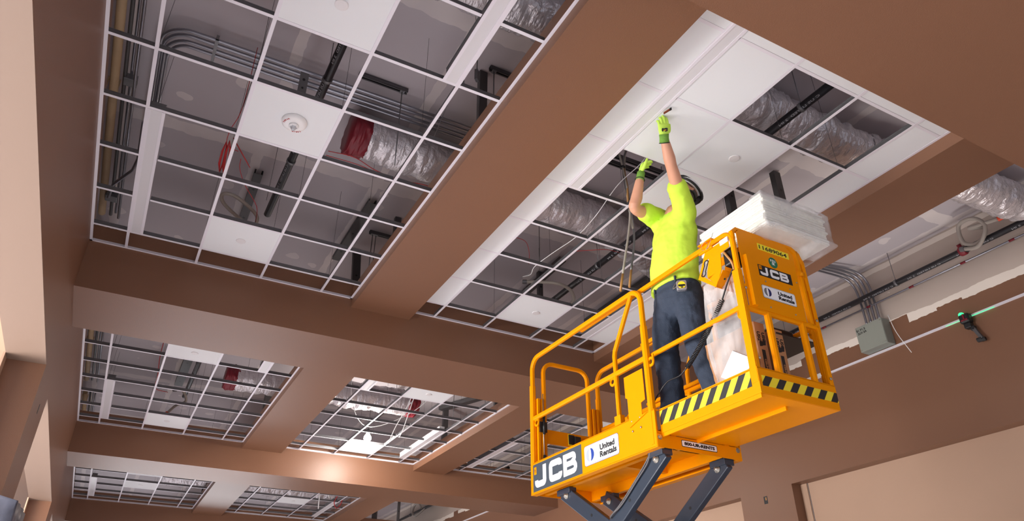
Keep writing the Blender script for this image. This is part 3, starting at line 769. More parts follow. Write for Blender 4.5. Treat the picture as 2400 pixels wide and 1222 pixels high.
for i, (a, b) in enumerate((((-.04, -.02, .1), (.0, .34, -.02)), ((-.02, -.04, .12), (.16, .12, .0)), ((-.06, 0, .1), (-.05, .24, -.04)))):
    a, b = Vector(a), Vector(b); nrm = (b - a).normalized(); sd = nrm.orthogonal().normalized(); c = (a + b) / 2
    mb = MB()
    for j in range(5):
        off = sd * (.012 + .004 * j)
        mb.tube([a, a + (b - a) * .3 + off, a + (b - a) * .7 + off * 1.1, b, a + (b - a) * .7 - off * 1.1, a + (b - a) * .3 - off], .0035, 5, closed=True)
    mb.build('cable_loop', m_redw, t)
wire([(2.32, 1.0, 5.3), (2.36, 1.3, 5.1), (2.4, 1.4, 5.2)], .003, m_redw, 'red wire end above the brown beam')
wire([(4.84, 12.2, 5.1), (4.80, 12.3, 4.96), (4.88, 12.36, 4.86), (4.96, 12.36, 4.94), (4.97, 12.2, 5.1)], .010, m_redw, 'red cable loop hanging below the grid of the far middle bay')
wire([(.58, 6.1, 6.118), (.56, 6.2, 5.4), (.60, 6.5, 5.15), (.62, 6.9, 5.1), (.8, 7.3, 5.2)], .005, m_redw, 'red wire above the middle left bay')

# hanging metal-clad cables in front of the worker
t = thing('hanging_cables', 'tan and silver metal-clad cables hanging through the grid left of the worker\'s elbow', 'cables', (3.74, .05, 5.1))
for i, (a, b, c, d, tip) in enumerate((((-.06, .0, .62), (-.01, 0, .36), (.02, 0, -.12), (-.12, 0, -.76), 1), ((.09, 0, .66), (.0, .01, .36), (.04, 0, -.3), (-.03, 0, -.70), 1), ((.08, .02, .7), (.01, 0, .36), (.02, .01, 0.0), (.035, 0, -.28), 0))):
    pts = smooth_path([Vector(q) for q in (a, b, c, d)], 8)
    MB().tube(pts, .0095, 7).build('cable', m_braid if i != 1 else m_galv, t)
    if tip: MB().tube([pts[-1], pts[-1] + (pts[-1] - pts[-3]).normalized() * .17], .010, 7).build('cable_tip', m_tan, t)
MB().tube([(-.0, .0, .35), (.02, 0, .15), (.01, 0, -.05)], .011, 7).build('tan_cable', m_tan, t)
MB().lathe((-.01, 0, .35), (0, 0, 1), [(.022, 0), (.024, .01), (.022, .02)], 12).build('tie', m_black, t)
wire([(3.78, -.45, 6.118), (3.75, -.35, 5.6), (3.73, -.25, 5.35), (3.69, .09, 5.28), (3.74, .52, 5.22), (3.76, .88, 5.2), (3.70, 1.21, 5.18), (3.66, 1.5, 5.16), (3.74, 1.72, 5.2), (3.78, 1.96, 5.3)], .004, m_white, 'thin white cable slanting across the worker\'s bay', k=6)
wire([(3.7, 1.45, 6.118), (3.7, 1.47, 5.2)], .004, m_strut, 'short black tie on the white cable')
wire([(2.93, .8, 6.118), (2.94, .9, 5.6), (2.95, .95, 5.3), (2.97, 1.5, 5.25), (3.0, 2.2, 5.3), (3.05, 2.7, 5.3)], .012, m_tan, 'tan cable running down behind the left border tiles')
for i, (x, y, xb, yb) in enumerate(((.62, .47, .60, .60), (2.0, -.45, 2.02, .35), (1.0, 1.55, 1.02, 1.75), (3.2, 1.9, 3.25, 1.95))):
    wire([(x, y, 6.119), (x + .005, y + .02, 5.7), (xb, yb, 5.25)], .0022, m_strut, 'thin black tie wire with a twisted end hanging from the drywall lid', grp='tie wires from the lid')
wire([(4.4, 12.0, 6.118), (4.4, 12.05, 5.0), (4.42, 12.1, 4.75)], .012, m_white, 'white cable hanging through the far middle bay, left')
wire([(4.6, 12.0, 6.118), (4.55, 12.1, 5.3), (4.65, 12.2, 5.02)], .012, m_white, 'white cable hanging through the far middle bay, right')
wire([(4.0, 5.2, 6.118), (4.08, 5.9, 5.3), (4.02, 6.4, 4.9), (4.0, 6.6, 4.7)], .007, m_white, 'white cable hanging in the lamp-lit bay, left', k=5)
wire([(4.15, 5.2, 6.118), (4.12, 5.9, 5.3), (4.15, 6.4, 4.9), (4.2, 6.7, 4.85)], .007, m_white, 'white cable hanging in the lamp-lit bay, right', k=5)
wire([(3.3, 6.6, 6.118), (3.4, 6.8, 5.4), (3.8, 7.3, 5.15), (4.2, 7.0, 5.2), (4.6, 6.6, 5.5), (4.8, 6.5, 6.118)], .006, m_white, 'white cable swagged across the lamp-lit bay')

# work lamp hanging in the second middle bay
t = thing('work_lamp', 'bare lit work lamp hanging at the grid in the second middle bay', 'lamp', (3.95, 7.55, 5.03))
MB().lathe((0, 0, 0), (0, 0, 1), [(.001, -.07), (.04, -.06), (.062, -.02), (.058, .02), (.03, .06), (.024, .08)], 18).build('lamp_glass', m_bulb, t)
MB().lathe((0, 0, .08), (0, 0, 1), [(.024, 0), (.028, .02), (.02, .07)], 12).tube([(0, 0, .14), (.01, 0, .6), (0, 0, 1.08)], .004, 6).build('socket_and_cord', m_black, t)
ld = bpy.data.lights.new('work_lamp_light', 'POINT'); ld.energy = LB; ld.shadow_soft_size = .09; ld.color = (1.0, .93, .86)
lo = bpy.data.objects.new('work_lamp_light', ld); COL.objects.link(lo); lo.location = (3.90, 8.02, 4.93)
lo.location = (3.95, 7.62, 4.88)

# right wall: conduits, junction box, laser level
for i in range(4):
    y = .94 + i * .062; z = 5.99 - .0 * i
    pth = [(6.7, y + .18 - i * .01, 6.07), (7.6, y + .12 - i * .01, 6.06), (7.95, y + .05, 6.05), (8.14, y + .01, 6.0), (8.24, y, 5.9), (8.28, y, 5.7), (8.285, y, 5.36)]
    o = MB().tube(smooth_path([Vector(p) - Vector(pth[0]) for p in pth], 5), .014, 10).build('electrical_conduit', m_conduit, loc=pth[0])
    tag(o, 'one of four steel conduits bending down into the grey junction box', 'conduit', 'four conduits into the grey box')
t = thing('junction_box', 'grey steel junction box on the right wall just above the white wall angle', 'junction box', (XR, 1.06, 5.2))
MB().box(-.15, -.001, -.19, .19, -.165, .165).build('box_body', mat('grey_box_paint', (128, 132, 124), .45), t, bevel=.004)
mb = MB().box(-.156, -.15, -.185, .185, -.16, .16)
mb.build('cover', mat('grey_cover_paint', (140, 144, 134), .45), t, bevel=.002)
mb = MB()
for y in (-.17, .17):
    for z in (-.14, .14): mb.disc((-.156, y, z), (-1, 0, 0), .008, .004, 10)
mb.build('screw', m_bolt, t)
mb = MB()
put_text(mb, 'B1 P1-2', .04, (-.157, .11, .115), (0, -1, .04), (0, .04, 1), (-1, 0, 0), 0, .001)
put_text(mb, '2LH 3A', .04, (-.157, .10, .075), (0, -1, .04), (0, .04, 1), (-1, 0, 0), 0, .001)
mb.build('marker_writing', m_ink, t)
wire([(8.18, .76, 5.34), (8.2, .73, 5.1), (8.26, .66, 4.83)], .004, m_white, 'thin white wire hanging down the right side of the grey box', k=4)
t = thing('laser_level', 'black and red laser level clamped on the white wall angle of the right wall', 'laser level', (XR - .06, -.03, 4.97))
MB().box(-.05, .04, -.06, .05, -.05, .055).build('housing', m_black, t, bevel=.018)
MB().box(-.058, .03, -.045, .03, -.03, -.012).box(-.058, -.04, -.018, .0, -.03, .05).build('red_bumper', m_red, t, bevel=.004)
MB().lathe((-.02, .02, .05), (0, 0, 1), [(.03, 0), (.028, .022), (.018, .032), (.001, .034)], 16).build('laser_window', m_laser, t)
MB().box(-.03, .04, -.045, .03, -.11, -.05).box(-.02, .03, -.07, -.02, -.15, -.10).build('bracket', m_black, t, bevel=.008)
MB().obox((.0, -.075, -.20), (0, -.35, -1), (1, 0, 0), (0, 1, -.35), .07, .02, .018).build('clamp_arm', m_galv_d, t, bevel=.003)
MB().disc((.0, -.095, -.27), (0, 1, 0), .026, .05, 14).disc((.0, -.13, -.28), (0, 1, 0), .022, .04, 14).build('clamp_knob', m_black, t)
mb = MB().box(XR - .0275, XR - .026, -.34, -.09, ZG - .006, ZG + .001)
mb.box(XR - .0275, XR - .026, .05, .22, ZG - .006, ZG - .002)
o = mb.build('laser_line', m_laser); tag(o, 'green laser line projected along the white wall angle', 'laser line')
# ================================================================== SCISSOR LIFT
LX, LY, LTH = 3.552, -1.184, 0.0124
W_, EXT, FARV, EO, W8 = .657, .882, 2.511, -.046, .703
LLAB = 'yellow and orange scissor lift raised high with the worker on its deck'
lift = thing('scissor_lift', LLAB, 'scissor lift', (LX, LY, 0), LTH)
DK = 2.965
# ---- decks
mb = MB().box(.012, W_ - .012, .012, 1.2, 2.945, DK)
mb.build('extension_deck', m_yel, lift)
mb = MB().box(.0, W_, 0.004, 1.15, 2.93, 2.945).box(.30, .315, .10, 1.1, 2.905, 2.93)
mb.box(.0, .012, .004, .012 + 1.1, 2.905, 2.93).build('underside_panel', m_yel, lift)
MB().box(EO + .01, W8 - .01, EXT + .005, FARV - .01, 2.93, 2.944).build('main_deck', m_yel, lift)
# toe boards of the extension with hazard tape
t_ = MB().box(-.004, .0, .0, EXT, 2.93, 3.087).box(-.004, .022, .0, EXT, 3.082, 3.094).build('toe_board', m_yel, lift)
MB().box(-.0055, -.004, .055, EXT - .005, 2.985, 3.078).build('hazard_tape', m_haz, t_)
t_ = MB().box(W_, W_ + .004, .0, EXT, 2.93, 3.087).box(W_ - .02, W_ + .004, .0, EXT, 3.082, 3.094).build('toe_board', m_yel, lift)
t_ = MB().box(-.004, W_ + .004, -.004, .0, 2.93, 3.087).box(-.004, W_ + .004, -.004, .02, 3.082, 3.09).build('toe_board', m_yel, lift)
MB().box(.02, W_ + .003, -.0055, -.004, 2.977, 3.040).build('hazard_tape', m_haz, t_)
# ---- sides of the main platform
def pt_box(u, side):   # tall side panel with its fold
    x0, x1 = (u, u + .006) if side < 0 else (u - .006, u)
    mb = MB().box(x0, x1, EXT, FARV, 2.841, 3.091)
    mb.box(min(x0, x0 + .03 * -side), max(x1, x1 + .03 * -side), EXT, FARV, 3.085, 3.093)
    mb.box(min(x0, x0 + .05 * -side), max(x1, x1 + .05 * -side), EXT, FARV, 2.835, 2.845)
    return mb
sp = pt_box(EO, -1).build('side_panel', m_yel, lift)
pt_box(W8, 1).build('side_panel', m_yel, lift)
fb = MB().box(EO, W8, EXT - .002, EXT + .006, 2.838, 2.925).build('front_cross_plate', m_yel, lift)
MB().box(EO, W8, FARV - .006, FARV, 2.841, 3.05).build('rear_cross_plate', m_yel, lift)
MB().box(.08, .12, EXT, FARV, 2.85, 2.93).box(W_ - .10, W_ - .06, EXT, FARV, 2.85, 2.93).box(.12, W_ - .1, 1.5, 1.54, 2.87, 2.93).build('under_rails', m_yel, lift)
mb = MB()
for u, v, z in ((-.022, EXT - .003, 2.902), (W8 - .03, EXT - .003, 2.905)): mb.disc((u, v, z), (0, -1, 0), .013, .006, 6); mb.disc((u, v + .001, z), (0, -1, 0), .018, .002, 14)
mb.build('bolt', m_bolt, fb)
# phone number plate
def rrect(x0, x1, y0, y1, r, n=4):
    return (arc(x1 - r, y1 - r, r, 0, 90, n) + arc(x0 + r, y1 - r, r, 90, 180, n) + arc(x0 + r, y0 + r, r, 180, 270, n) + arc(x1 - r, y0 + r, r, 270, 360, n))
pn = MB(); F_ = dict(ax=(1, 0, 0), ay=(0, 0, 1), az=(0, -1, 0))
pn.prism(rrect(.160, .476, 2.864, 2.910, .009), (0, EXT - .002, 0), (1, 0, 0), (0, 0, 1), (0, -1, 0), .0012, 0)
pn.prism(rrect(.164, .472, 2.868, 2.906, .007), (0, EXT - .0032, 0), (1, 0, 0), (0, 0, 1), (0, -1, 0), .0005, 1)
put_text(pn, '800-UR-RENTS', .04, (.318, EXT - .0038, 2.887), (1, 0, 0), (0, 0, 1), (0, -1, 0), 0, .0022, width=.27, height=.023)
pn.build('phone_number_plate', [m_ink, m_wdec], fb)

# ---- decals
def jcb(mb, c, ax, ay, az, w, h, mw, mk, slant=.0, tag_mi=None):
    """grey board, white heavy letters J C B and small yellow square"""
    c = Vector(c); ax = Vector(ax).normalized(); ay = Vector(ay).normalized(); az = Vector(az).normalized()
    mb.prism([(-w / 2, -h / 2), (w / 2, -h / 2), (w / 2, h / 2), (-w / 2, h / 2)], c, ax, ay, az, .0012, mk)
    o = c + az * .0012; H = h * .76; s = H / 1.0; th = .0007
    L0 = -w / 2 + w * .06
    def tr(P, x0, sx): return [(x0 + p[0] * sx * s + slant * p[1] * s, -H / 2 + p[1] * s) for p in P]
    sw = .30 * s; e = .15
    tot = w * .88; lw = tot / 3.35 / s
    J = [(-.10, .13), (.0, .115)] + [(lw * .42, .115)] + arc(lw * .50, .115 + .16, .16, 270, 360, 4)[1:] + [(lw * .5 + .16, .98)]
    J = [(0.06, .36), (.06, .28)] + arc(.19, .28, .13, 180, 270, 3)[1:] + arc(lw * .60, .28, .13, 270, 360, 4) + [(lw * .60 + .13, 1.0)]
    mb.ribbon(tr(J, L0, 1), sw, o, ax, ay, az, th, mw)
    C_ = [(lw * .88, .66), (lw * .88, .72)] + arc(lw * .88 - .13, .72, .13, 0, 90, 3)[1:] + arc(.27, .72, .13, 90, 180, 3) + arc(.27, .28, .13, 180, 270, 3) + arc(lw * .88 - .13, .28, .13, 270, 360, 3) + [(lw * .88, .34)]
    mb.ribbon(tr(C_, L0 + lw * 1.10 * s, 1), sw, o, ax, ay, az, th, mw)
    bx = L0 + lw * 2.22 * s
    B_ = [(.12, .115), (lw * .78, .115)] + arc(lw * .80, .28, .15, 270, 360, 3)[1:] + arc(lw * .80, .36, .14, 0, 90, 3)[1:] + [(.2, .5)]
    mb.ribbon(tr([(.14, 0), (.14, 1)], bx, 1), sw, o, ax, ay, az, th, mw)
    mb.ribbon(tr([(.1, .875), (lw * .70, .875)] + arc(lw * .72, .735, .135, 80, -80, 5) + [(lw * .6, .51), (.1, .51)], bx, 1), sw * .82, o, ax, ay, az, th * 1.1, mw)
    mb.ribbon(tr([(.1, .51), (lw * .70, .51)] + arc(lw * .74, .315, .18, 80, -80, 5) + [(lw * .6, .125), (.1, .125)], bx, 1), sw * .82, o, ax, ay, az, th * 1.2, mw)
def rental(mb, c, ax, ay, az, w, h, mi):
    """white rounded plate, two crescents and two lines of words; mi = white, ink, grey, blue, keyline"""
    c = Vector(c); ax = Vector(ax).normalized(); ay = Vector(ay).normalized(); az = Vector(az).normalized()
    mb.prism(rrect(-w / 2, w / 2, -h / 2, h / 2, h * .14), c, ax, ay, az, .0010, mi[4])
    mb.prism(rrect(-w / 2 + h * .02, w / 2 - h * .02, -h / 2 + h * .02, h / 2 - h * .02, h * .13), c + az * .0010, ax, ay, az, .0004, mi[0])
    mb.prism(rrect(-w / 2 + h * .055, w / 2 - h * .055, -h / 2 + h * .055, h / 2 - h * .055, h * .11), c + az * .0014, ax, ay, az, .0003, mi[4])
    mb.prism(rrect(-w / 2 + h * .07, w / 2 - h * .07, -h / 2 + h * .07, h / 2 - h * .07, h * .10), c + az * .0017, ax, ay, az, .0003, mi[0])
    o = c + az * .0021; cx = -w / 2 + h * .50; r = h * .31
    def cres(sgn, m):
        n = 14; out = []; inn = []
        for i in range(n + 1):
            a = math.radians(-90 + 180 * i / n)
            out.append((sgn * (math.cos(a) * r * .92) + sgn * r * .16, math.sin(a) * r))
            inn.append((sgn * (math.cos(a) * r * .24) + sgn * r * .08, math.sin(a) * r * .96))
        for i in range(n):
            mb.prism([(cx + out[i][0], out[i][1]), (cx + out[i + 1][0], out[i + 1][1]), (cx + inn[i + 1][0], inn[i + 1][1]), (cx + inn[i][0], inn[i][1])], o, ax, ay, az, .0004, m)
    cres(-1, mi[2]); cres(1, mi[3])
    tx = w * .20
    put_text(mb, 'United', h * .36, o + ax * (tx - w * .02) + ay * h * .155, ax, ay, az, mi[1], h * .016, width=w * .42, height=h * .29)
    put_text(mb, 'Rentals', h * .36, o + ax * (tx + w * .0) - ay * h * .18, ax, ay, az, mi[1], h * .016, width=w * .47, height=h * .29)
dm = [m_wdec, m_ink, m_gdec, m_blue, m_dgrey, m_yel, m_navy, m_gdec2]
# big pair on the left side panel (text reads from the far end to the near end)
LAX, LAY, LAZ = (0, -1, 0), (0, 0, 1), (-1, 0, 0)
mb = MB(); jcb(mb, (EO, 2.113, 2.963), LAX, LAY, LAZ, .715, .222, 0, 4)
mb.prism([(-.018, -.03), (.018, -.03), (.018, .03), (-.018, .03)], (EO - .0013, 2.435, 3.02), LAX, LAY, LAZ, .0008, 5)
put_text(mb, 'JCB', .02, (EO - .0023, 2.435, 3.02), (0, 0, 1), (0, 1, 0), LAZ, 1, .0005, width=.024)
mb.build('maker_decal', dm, sp)
mb = MB(); rental(mb, (EO, 1.505, 2.965), LAX, LAY, LAZ, .43, .152, (0, 1, 2, 3, 6)); mb.build('hire_firm_decal', dm, sp)
# upright notched plate on the side, with its rivets
np_ = MB().prism([(.955, 3.085), (1.145, 3.03), (1.145, 3.24), (1.165, 3.25), (1.165, 3.405), (.955, 3.405), (.955, 3.18), (1.00, 3.17), (1.00, 3.085)], (EO - .004, 0, 0), (0, 1, 0), (0, 0, 1), (-1, 0, 0), .004).build('notched_guard_plate', m_yel, lift)
mb = MB()
for v, z in ((1.03, 3.075), (1.12, 3.07), (1.03, 3.005), (1.12, 3.0)): mb.lathe((EO - .004, v, z), (-1, 0, 0), [(.008, 0), (.006, .004), (.001, .005)], 10)
mb.build('rivet', m_bolt, np_)
# ---- guard rails
TU = .038
def rail(name, pts, w=TU, parent=lift, m=m_yel, r=.25): return MB().sq(pts, w, mi=0, r=r).build(name, m, parent)
def lug(u, v, z, parent=lift):
    mb = MB(); n = 16; c = Vector((u, v, z)); R1, R2 = .036, .018; vs_ = []
    for s in (-.004, .004):
        for rr in (R1, R2):
            for i in range(n):
                a = 2 * PI * i / n; vs_.append(c + Vector((s, rr * math.cos(a), rr * math.sin(a))))
    fs = []
    for i in range(n):
        j = (i + 1) % n
        fs += [(i, j, n + j, n + i), (2 * n + i, 3 * n + i, 3 * n + j, 2 * n + j), (i, 2 * n + i, 2 * n + j, j), (n + i, n + j, 3 * n + j, 3 * n + i)]
    mb.add(vs_, fs); mb.box(u - .004, u + .004, v - .034, v - .02, z, z + .05); mb.box(u - .004, u + .004, v + .02, v + .034, z, z + .05)
    return mb.build('lifting_lug', m_yel, parent)
def side_rails(u, main_u):
    TZ, MZ = 4.035, 3.48
    rr = .11
    # main platform loop: near post, top rail, far post
    near = [(main_u, .925, 2.86), (main_u, .925, TZ - rr)] + [(main_u, .925 + rr - rr * math.cos(math.radians(a)), TZ - rr + rr * math.sin(math.radians(a))) for a in (15, 30, 45, 60, 75, 90)]
    far = [(main_u, 2.49 - rr + rr * math.sin(math.radians(a)), TZ - rr + rr * math.cos(math.radians(a))) for a in (0, 15, 30, 45, 60, 75, 90)] + [(main_u, 2.49, 3.05)]
    lp = rail('guard_rail_loop', near + far)
    rail('mid_rail', [(main_u, .94, MZ), (main_u, 2.48, MZ)])
    rail('post_sleeve', [(main_u, .925, 2.86), (main_u, .925, 3.72)], TU + .010)
    rail('post_sleeve', [(main_u, 2.49, 2.9), (main_u, 2.49, 3.78)], TU + .010)
    # slanting brace
    rail('slanting_brace', [(main_u, 1.285, 3.09), (main_u, 1.285, 3.62), (main_u, 1.275, 3.66), (main_u, 1.075, 3.955), (main_u, 1.05, 3.99), (main_u, 1.035, 4.02)], .032)
    MB().box(main_u - .02, main_u + .02, 1.25, 1.32, 3.085, 3.16).build('brace_foot', m_yel, lift)
    for v in (.885, 1.33, 2.43): lug(main_u, v, 3.435)
    # extension rail: telescopes inside, rounded down at the front
    r2 = .075
    top = [(u, 1.75, 4.035), (u, .09, 4.04)] + [(u, .015 + r2 - r2 * math.sin(math.radians(a)), 4.04 - r2 + r2 * math.cos(math.radians(a))) for a in (15, 30, 45, 60, 75, 90)] + [(u, .015, 3.05)]
    rail('extension_top_rail', top, .034)
    rail('extension_mid_rail', [(u, 1.75, 3.50), (u, .03, 3.50)], .030)
    lug(u, -.0 + .045, 3.455)
    MB().box(u - .018, u + .018, .0, .05, 3.0, 3.75).build('corner_post_sleeve', m_yel, lift)
side_rails(.012, EO + .02); side_rails(W_ - .012, W8 - .02)
# front frame
rail('front_top_rail', [(.015, .015, 3.98), (.015, .015, 4.03), (.05, .015, 4.062), (W_ - .1, .015, 4.062), (W_ - .04, .015, 4.03), (W_ - .015, .015, 3.96)], .034)
rail('front_mid_rail', [(.015, .015, 3.488), (W_ - .015, .015, 3.488)], .034)
for u in (.200, .505): rail('front_lower_post', [(u, .015, 3.085), (u, .015, 3.488)], .040)
rail('front_upper_post', [(.60, .015, 3.49), (.60, .015, 4.05)], .034)
rail('front_inner_post', [(W_ - .012, .03, 3.06), (W_ - .012, .03, 4.0)], .04)
gp = MB().prism([(.035, 3.492), (.535, 3.492), (.545, 4.0), (.48, 4.052), (.06, 4.052), (.035, 4.03)], (0, -.003, 0), (1, 0, 0), (0, 0, 1), (0, -1, 0), .004).build('front_guard_panel', m_yel, lift)
MB().sq([(.075, -.010, 3.50), (.075, -.010, 3.86)], .036).build('panel_edge_channel', m_yel, gp)
FAX, FAY, FAZ = (1, 0, 0), (0, 0, 1), (0, -1, 0)
def fplate(mb, x0, x1, z0, z1, mi, d=.0010, off=.007): mb.prism([(x0, z0), (x1, z0), (x1, z1), (x0, z1)], (0, -off, 0), FAX, FAY, FAZ, d, mi)
mb = MB(); fplate(mb, .212, .500, 3.950, 3.998, 0)
put_text(mb, '11689064', .05, (.352, -.0083, 3.973), FAX, FAY, FAZ, 1, .0008, width=.255, height=.030)
mb.build('fleet_number_plate', [m_yel_b, m_ink], gp)
mb = MB(); mb.disc((.330, -.007, 3.878), (0, -1, 0), .040, .001, 28, 0)
put_text(mb, 'P.D.I', .024, (.330, -.0083, 3.892), FAX, FAY, FAZ, 1, .0006, width=.045)
put_text(mb, 'OK', .026, (.330, -.0083, 3.870), FAX, FAY, FAZ, 1, .001, width=.026); mb.build('inspection_sticker', [m_green, m_wdec], gp)
mb = MB(); jcb(mb, (.327, -.007, 3.787), FAX, FAY, FAZ, .300, .082, 0, 1)
mb.prism([(-.012, -.014), (.012, -.014), (.012, .014), (-.012, .014)], (.196, -.0083, 3.808), FAX, FAY, FAZ, .0008, 5)
put_text(mb, 'JCB', .01, (.196, -.0093, 3.808), FAX, FAY, FAZ, 1, .0003, width=.015); mb.build('maker_decal', dm, gp)
mb = MB(); rental(mb, (.322, -.007, 3.632), FAX, FAY, FAZ, .300, .094, (0, 1, 7, 6, 1)); mb.build('hire_firm_decal', dm, gp)
mb = MB()
for u, z in ((.22, 3.71), (.44, 3.71), (.22, 3.525), (.44, 3.525), (.52, 3.78)): mb.lathe((u, -.007, z), (0, -1, 0), [(.006, 0), (.005, .004), (.001, .005)], 10)
mb.build('rivet', m_bolt, gp)
for u, v, z in ((.035, .0, 3.62), (W_ - .02, -.003, 3.53), (.035, -.003, 3.15), (W_ - .02, -.003, 3.13)):
    MB().lathe((u, v - .003, z), (0, -1, 0), [(.010, 0), (.009, .004), (.001, .006)], 12).build('frame_bolt', m_bolt, lift)
MB().tube([(.585, .015, 3.86), (.64, .015, 3.86)], .017, 10).tube([(.56, -.012, 3.86), (.60, -.012, 3.86)], .016, 10).build('rail_gusset', m_yel, lift)

# ---- control box on the near left rail
cb = MB()
plate = [(.335, 3.83), (.262, 3.955), (.24, 3.99), (.03, 3.985), (.03, 3.92), (.105, 3.905), (.12, 3.79), (.195, 3.705)]
def plate_with_holes(mb, u):
    o = (u, 0, 0)
    # frame pieces around the openings
    mb.prism([(.335, 3.828), (.262, 3.955), (.255, 3.93), (.295, 3.85), (.29, 3.83)], o, (0, 1, 0), (0, 0, 1), (1, 0, 0), .004)
    mb.prism([(.335, 3.828), (.29, 3.83), (.20, 3.735), (.195, 3.705)], o, (0, 1, 0), (0, 0, 1), (1, 0, 0), .004)
    mb.prism([(.262, 3.955), (.24, 3.992), (.03, 3.992), (.03, 3.925), (.11, 3.915), (.215, 3.93), (.255, 3.93)], o, (0, 1, 0), (0, 0, 1), (1, 0, 0), .004)
    mb.prism([(.255, 3.93), (.215, 3.93), (.25, 3.84), (.285, 3.84), (.29, 3.83), (.295, 3.85)], o, (0, 1, 0), (0, 0, 1), (1, 0, 0), .004) if False else None
    mb.prism([(.215, 3.93), (.19, 3.926), (.19, 3.80), (.24, 3.785), (.255, 3.80), (.25, 3.84)], o, (0, 1, 0), (0, 0, 1), (1, 0, 0), .004)
    mb.prism([(.19, 3.926), (.11, 3.915), (.125, 3.80), (.195, 3.705), (.20, 3.735), (.255, 3.80), (.19, 3.80)], o, (0, 1, 0), (0, 0, 1), (1, 0, 0), .004)
plate_with_holes(cb, -.012)
plate_with_holes(cb, .135)
cb.obox((.0635, .265, 3.768), (1, 0, 0), (0, .75, .66), (0, -.66, .75), .075, .095, .003)
cb.obox((.0635, .158, 3.752), (1, 0, 0), (0, -.66, .62), (0, .62, .66), .075, .06, .003)
cbo = cb.build('control_box', m_yel, lift)
mb = MB().ribbon(arc(.243, 3.905, .021, -20, 160, 6) + arc(.282, 3.845, .021, 160, 340, 6), .007, (-.0125, 0, 0), (0, 1, 0), (0, 0, 1), (-1, 0, 0), .002, 0, True)
mb.build('slot_edge_trim', m_black, cbo)
mb = MB(); 
for (v, z) in ((.30, 3.80), (.235, 3.742), (.15, 3.758)): mb.disc((.03, v, z - .004), (0, -.6, -.8), .007, .002, 10)
mb.build('bolt_hole', m_black, cbo)
MB().box(.01, .12, .04, .115, 3.82, 3.92).box(.04, .09, .06, .14, 3.92, 3.96).build('joystick_box', m_black, cbo, bevel=.01)
mb = MB().tube(smooth_path([Vector(q) for q in ((.0, .10, 3.93), (-.005, .06, 3.86), (.01, .05, 3.82), (.03, .06, 3.78))]), .008, 7); mb.build('control_lead', m_tan, cbo)
MB().box(-.016, -.002, .03, .10, 3.965, 4.0).build('white_label', m_wdec, lift)
MB().box(-.02, .02, .165, .29, 4.055, 4.064).box(-.022, -.012, .165, .29, 3.985, 4.0).build('hinge_bracket', m_yel, lift)
MB().tube([(-.02 + .0, .23 + .03 * math.cos(a), 4.03 + .03 * math.sin(a)) for a in [i * PI / 8 for i in range(16)]], .0018, 5, closed=True).tube(smooth_path([Vector(q) for q in ((-.02, .22, 4.0), (-.028, .19, 4.0), (-.028, .15, 4.05), (-.015, .14, 4.09))]), .0018, 5).build('retaining_pin', m_bolt, lift)
# coiled cord
def coil_path(a, b, sag, turns, R_):
    out = []; n = turns * 10; a = Vector(a); b = Vector(b)
    for i in range(n + 1):
        t = i / n; c = a.lerp(b, t) + Vector((0, 0, -sag * 4 * t * (1 - t))); d = (b - a).normalized(); e = d.orthogonal().normalized(); f = d.cross(e)
        th = 2 * PI * turns * t; out.append(c + (e * math.cos(th) + f * math.sin(th)) * R_)
    return out
mb = MB().tube(smooth_path([Vector(q) for q in ((.03, .06, 3.80), (.03, .13, 3.72), (.03, .20, 3.625))]), .0055, 7)
mb.tube(coil_path((.03, .20, 3.625), (.03, .60, 3.30), .022, 46, .0135), .0042, 5)
mb.tube(smooth_path([Vector(q) for q in ((.03, .60, 3.30), (.03, .68, 3.27), (.03, .80, 3.27), (.03, .90, 3.22), (.03, .97, 3.17))]), .0048, 7)
mb.build('coiled_cord', m_black, lift)
# ---- folding gate and uprights at the far end
def gate(v, u0, u1, zt, z0):
    rr = .10
    p = [(u0, v, z0), (u0, v, zt - rr)] + [(u0 + rr - rr * math.cos(math.radians(a)), v, zt - rr + rr * math.sin(math.radians(a))) for a in (18, 36, 54, 72, 90)]
    p += [(u1 - rr + rr * math.sin(math.radians(a)), v, zt - rr + rr * math.cos(math.radians(a))) for a in (0, 18, 36, 54, 72, 90)] + [(u1, v, z0)]
    return MB().sq(p, .036, up=(0, 1, 0)).build('entry_gate', m_yel, lift)
g_ = gate(2.47, .075, .555, 4.02, 3.05)
MB().box(.09, .54, 2.462, 2.478, 3.28, 3.40).build('gate_plate', m_yel, g_)
MB().box(.31, .37, 2.445, 2.461, 3.30, 3.385).box(.36, .42, 2.42, 2.46, 3.31, 3.37).build('gate_latch', m_black, g_, bevel=.006)
MB().box(.31, .345, 2.455, 2.4615, 3.29, 3.39).build('latch_label', m_yel_b, g_)
for u in (-.005, .03, .58, .62): MB().box(u, u + .022, 2.44, 2.50, 3.05, 3.66).build('gate_upright', m_yel, lift)
mb = MB().box(.005, .075, 2.425, 2.44, 3.36, 3.45)
mb.tube([(.04, 2.42, 3.34), (.04, 2.42, 3.50)], .012, 10); mb.build('gate_hinge', m_black, lift)
MB().tube([(.035, 2.42, 3.08), (.035, 2.42, 3.70)], .004, 6).build('hinge_rod', m_bolt, lift)
MB().tube([(.04, 2.42, 3.10), (.04, 2.42, 3.16)], .014, 10).build('hinge_foot', m_black, lift)
for v in (.985, 1.0): pass
MB().tube(smooth_path([Vector(q) for q in ((.02, 1.17, 3.30), (.0, 1.20, 3.27), (.0, 1.21, 3.20), (.01, 1.17, 3.14), (.03, 1.1, 3.12))]), .007, 7).tube(smooth_path([Vector(q) for q in ((.02, .97, 3.20), (.0, .95, 3.16), (.02, .96, 3.1))]), .009, 7).build('control_hose', m_black, lift)
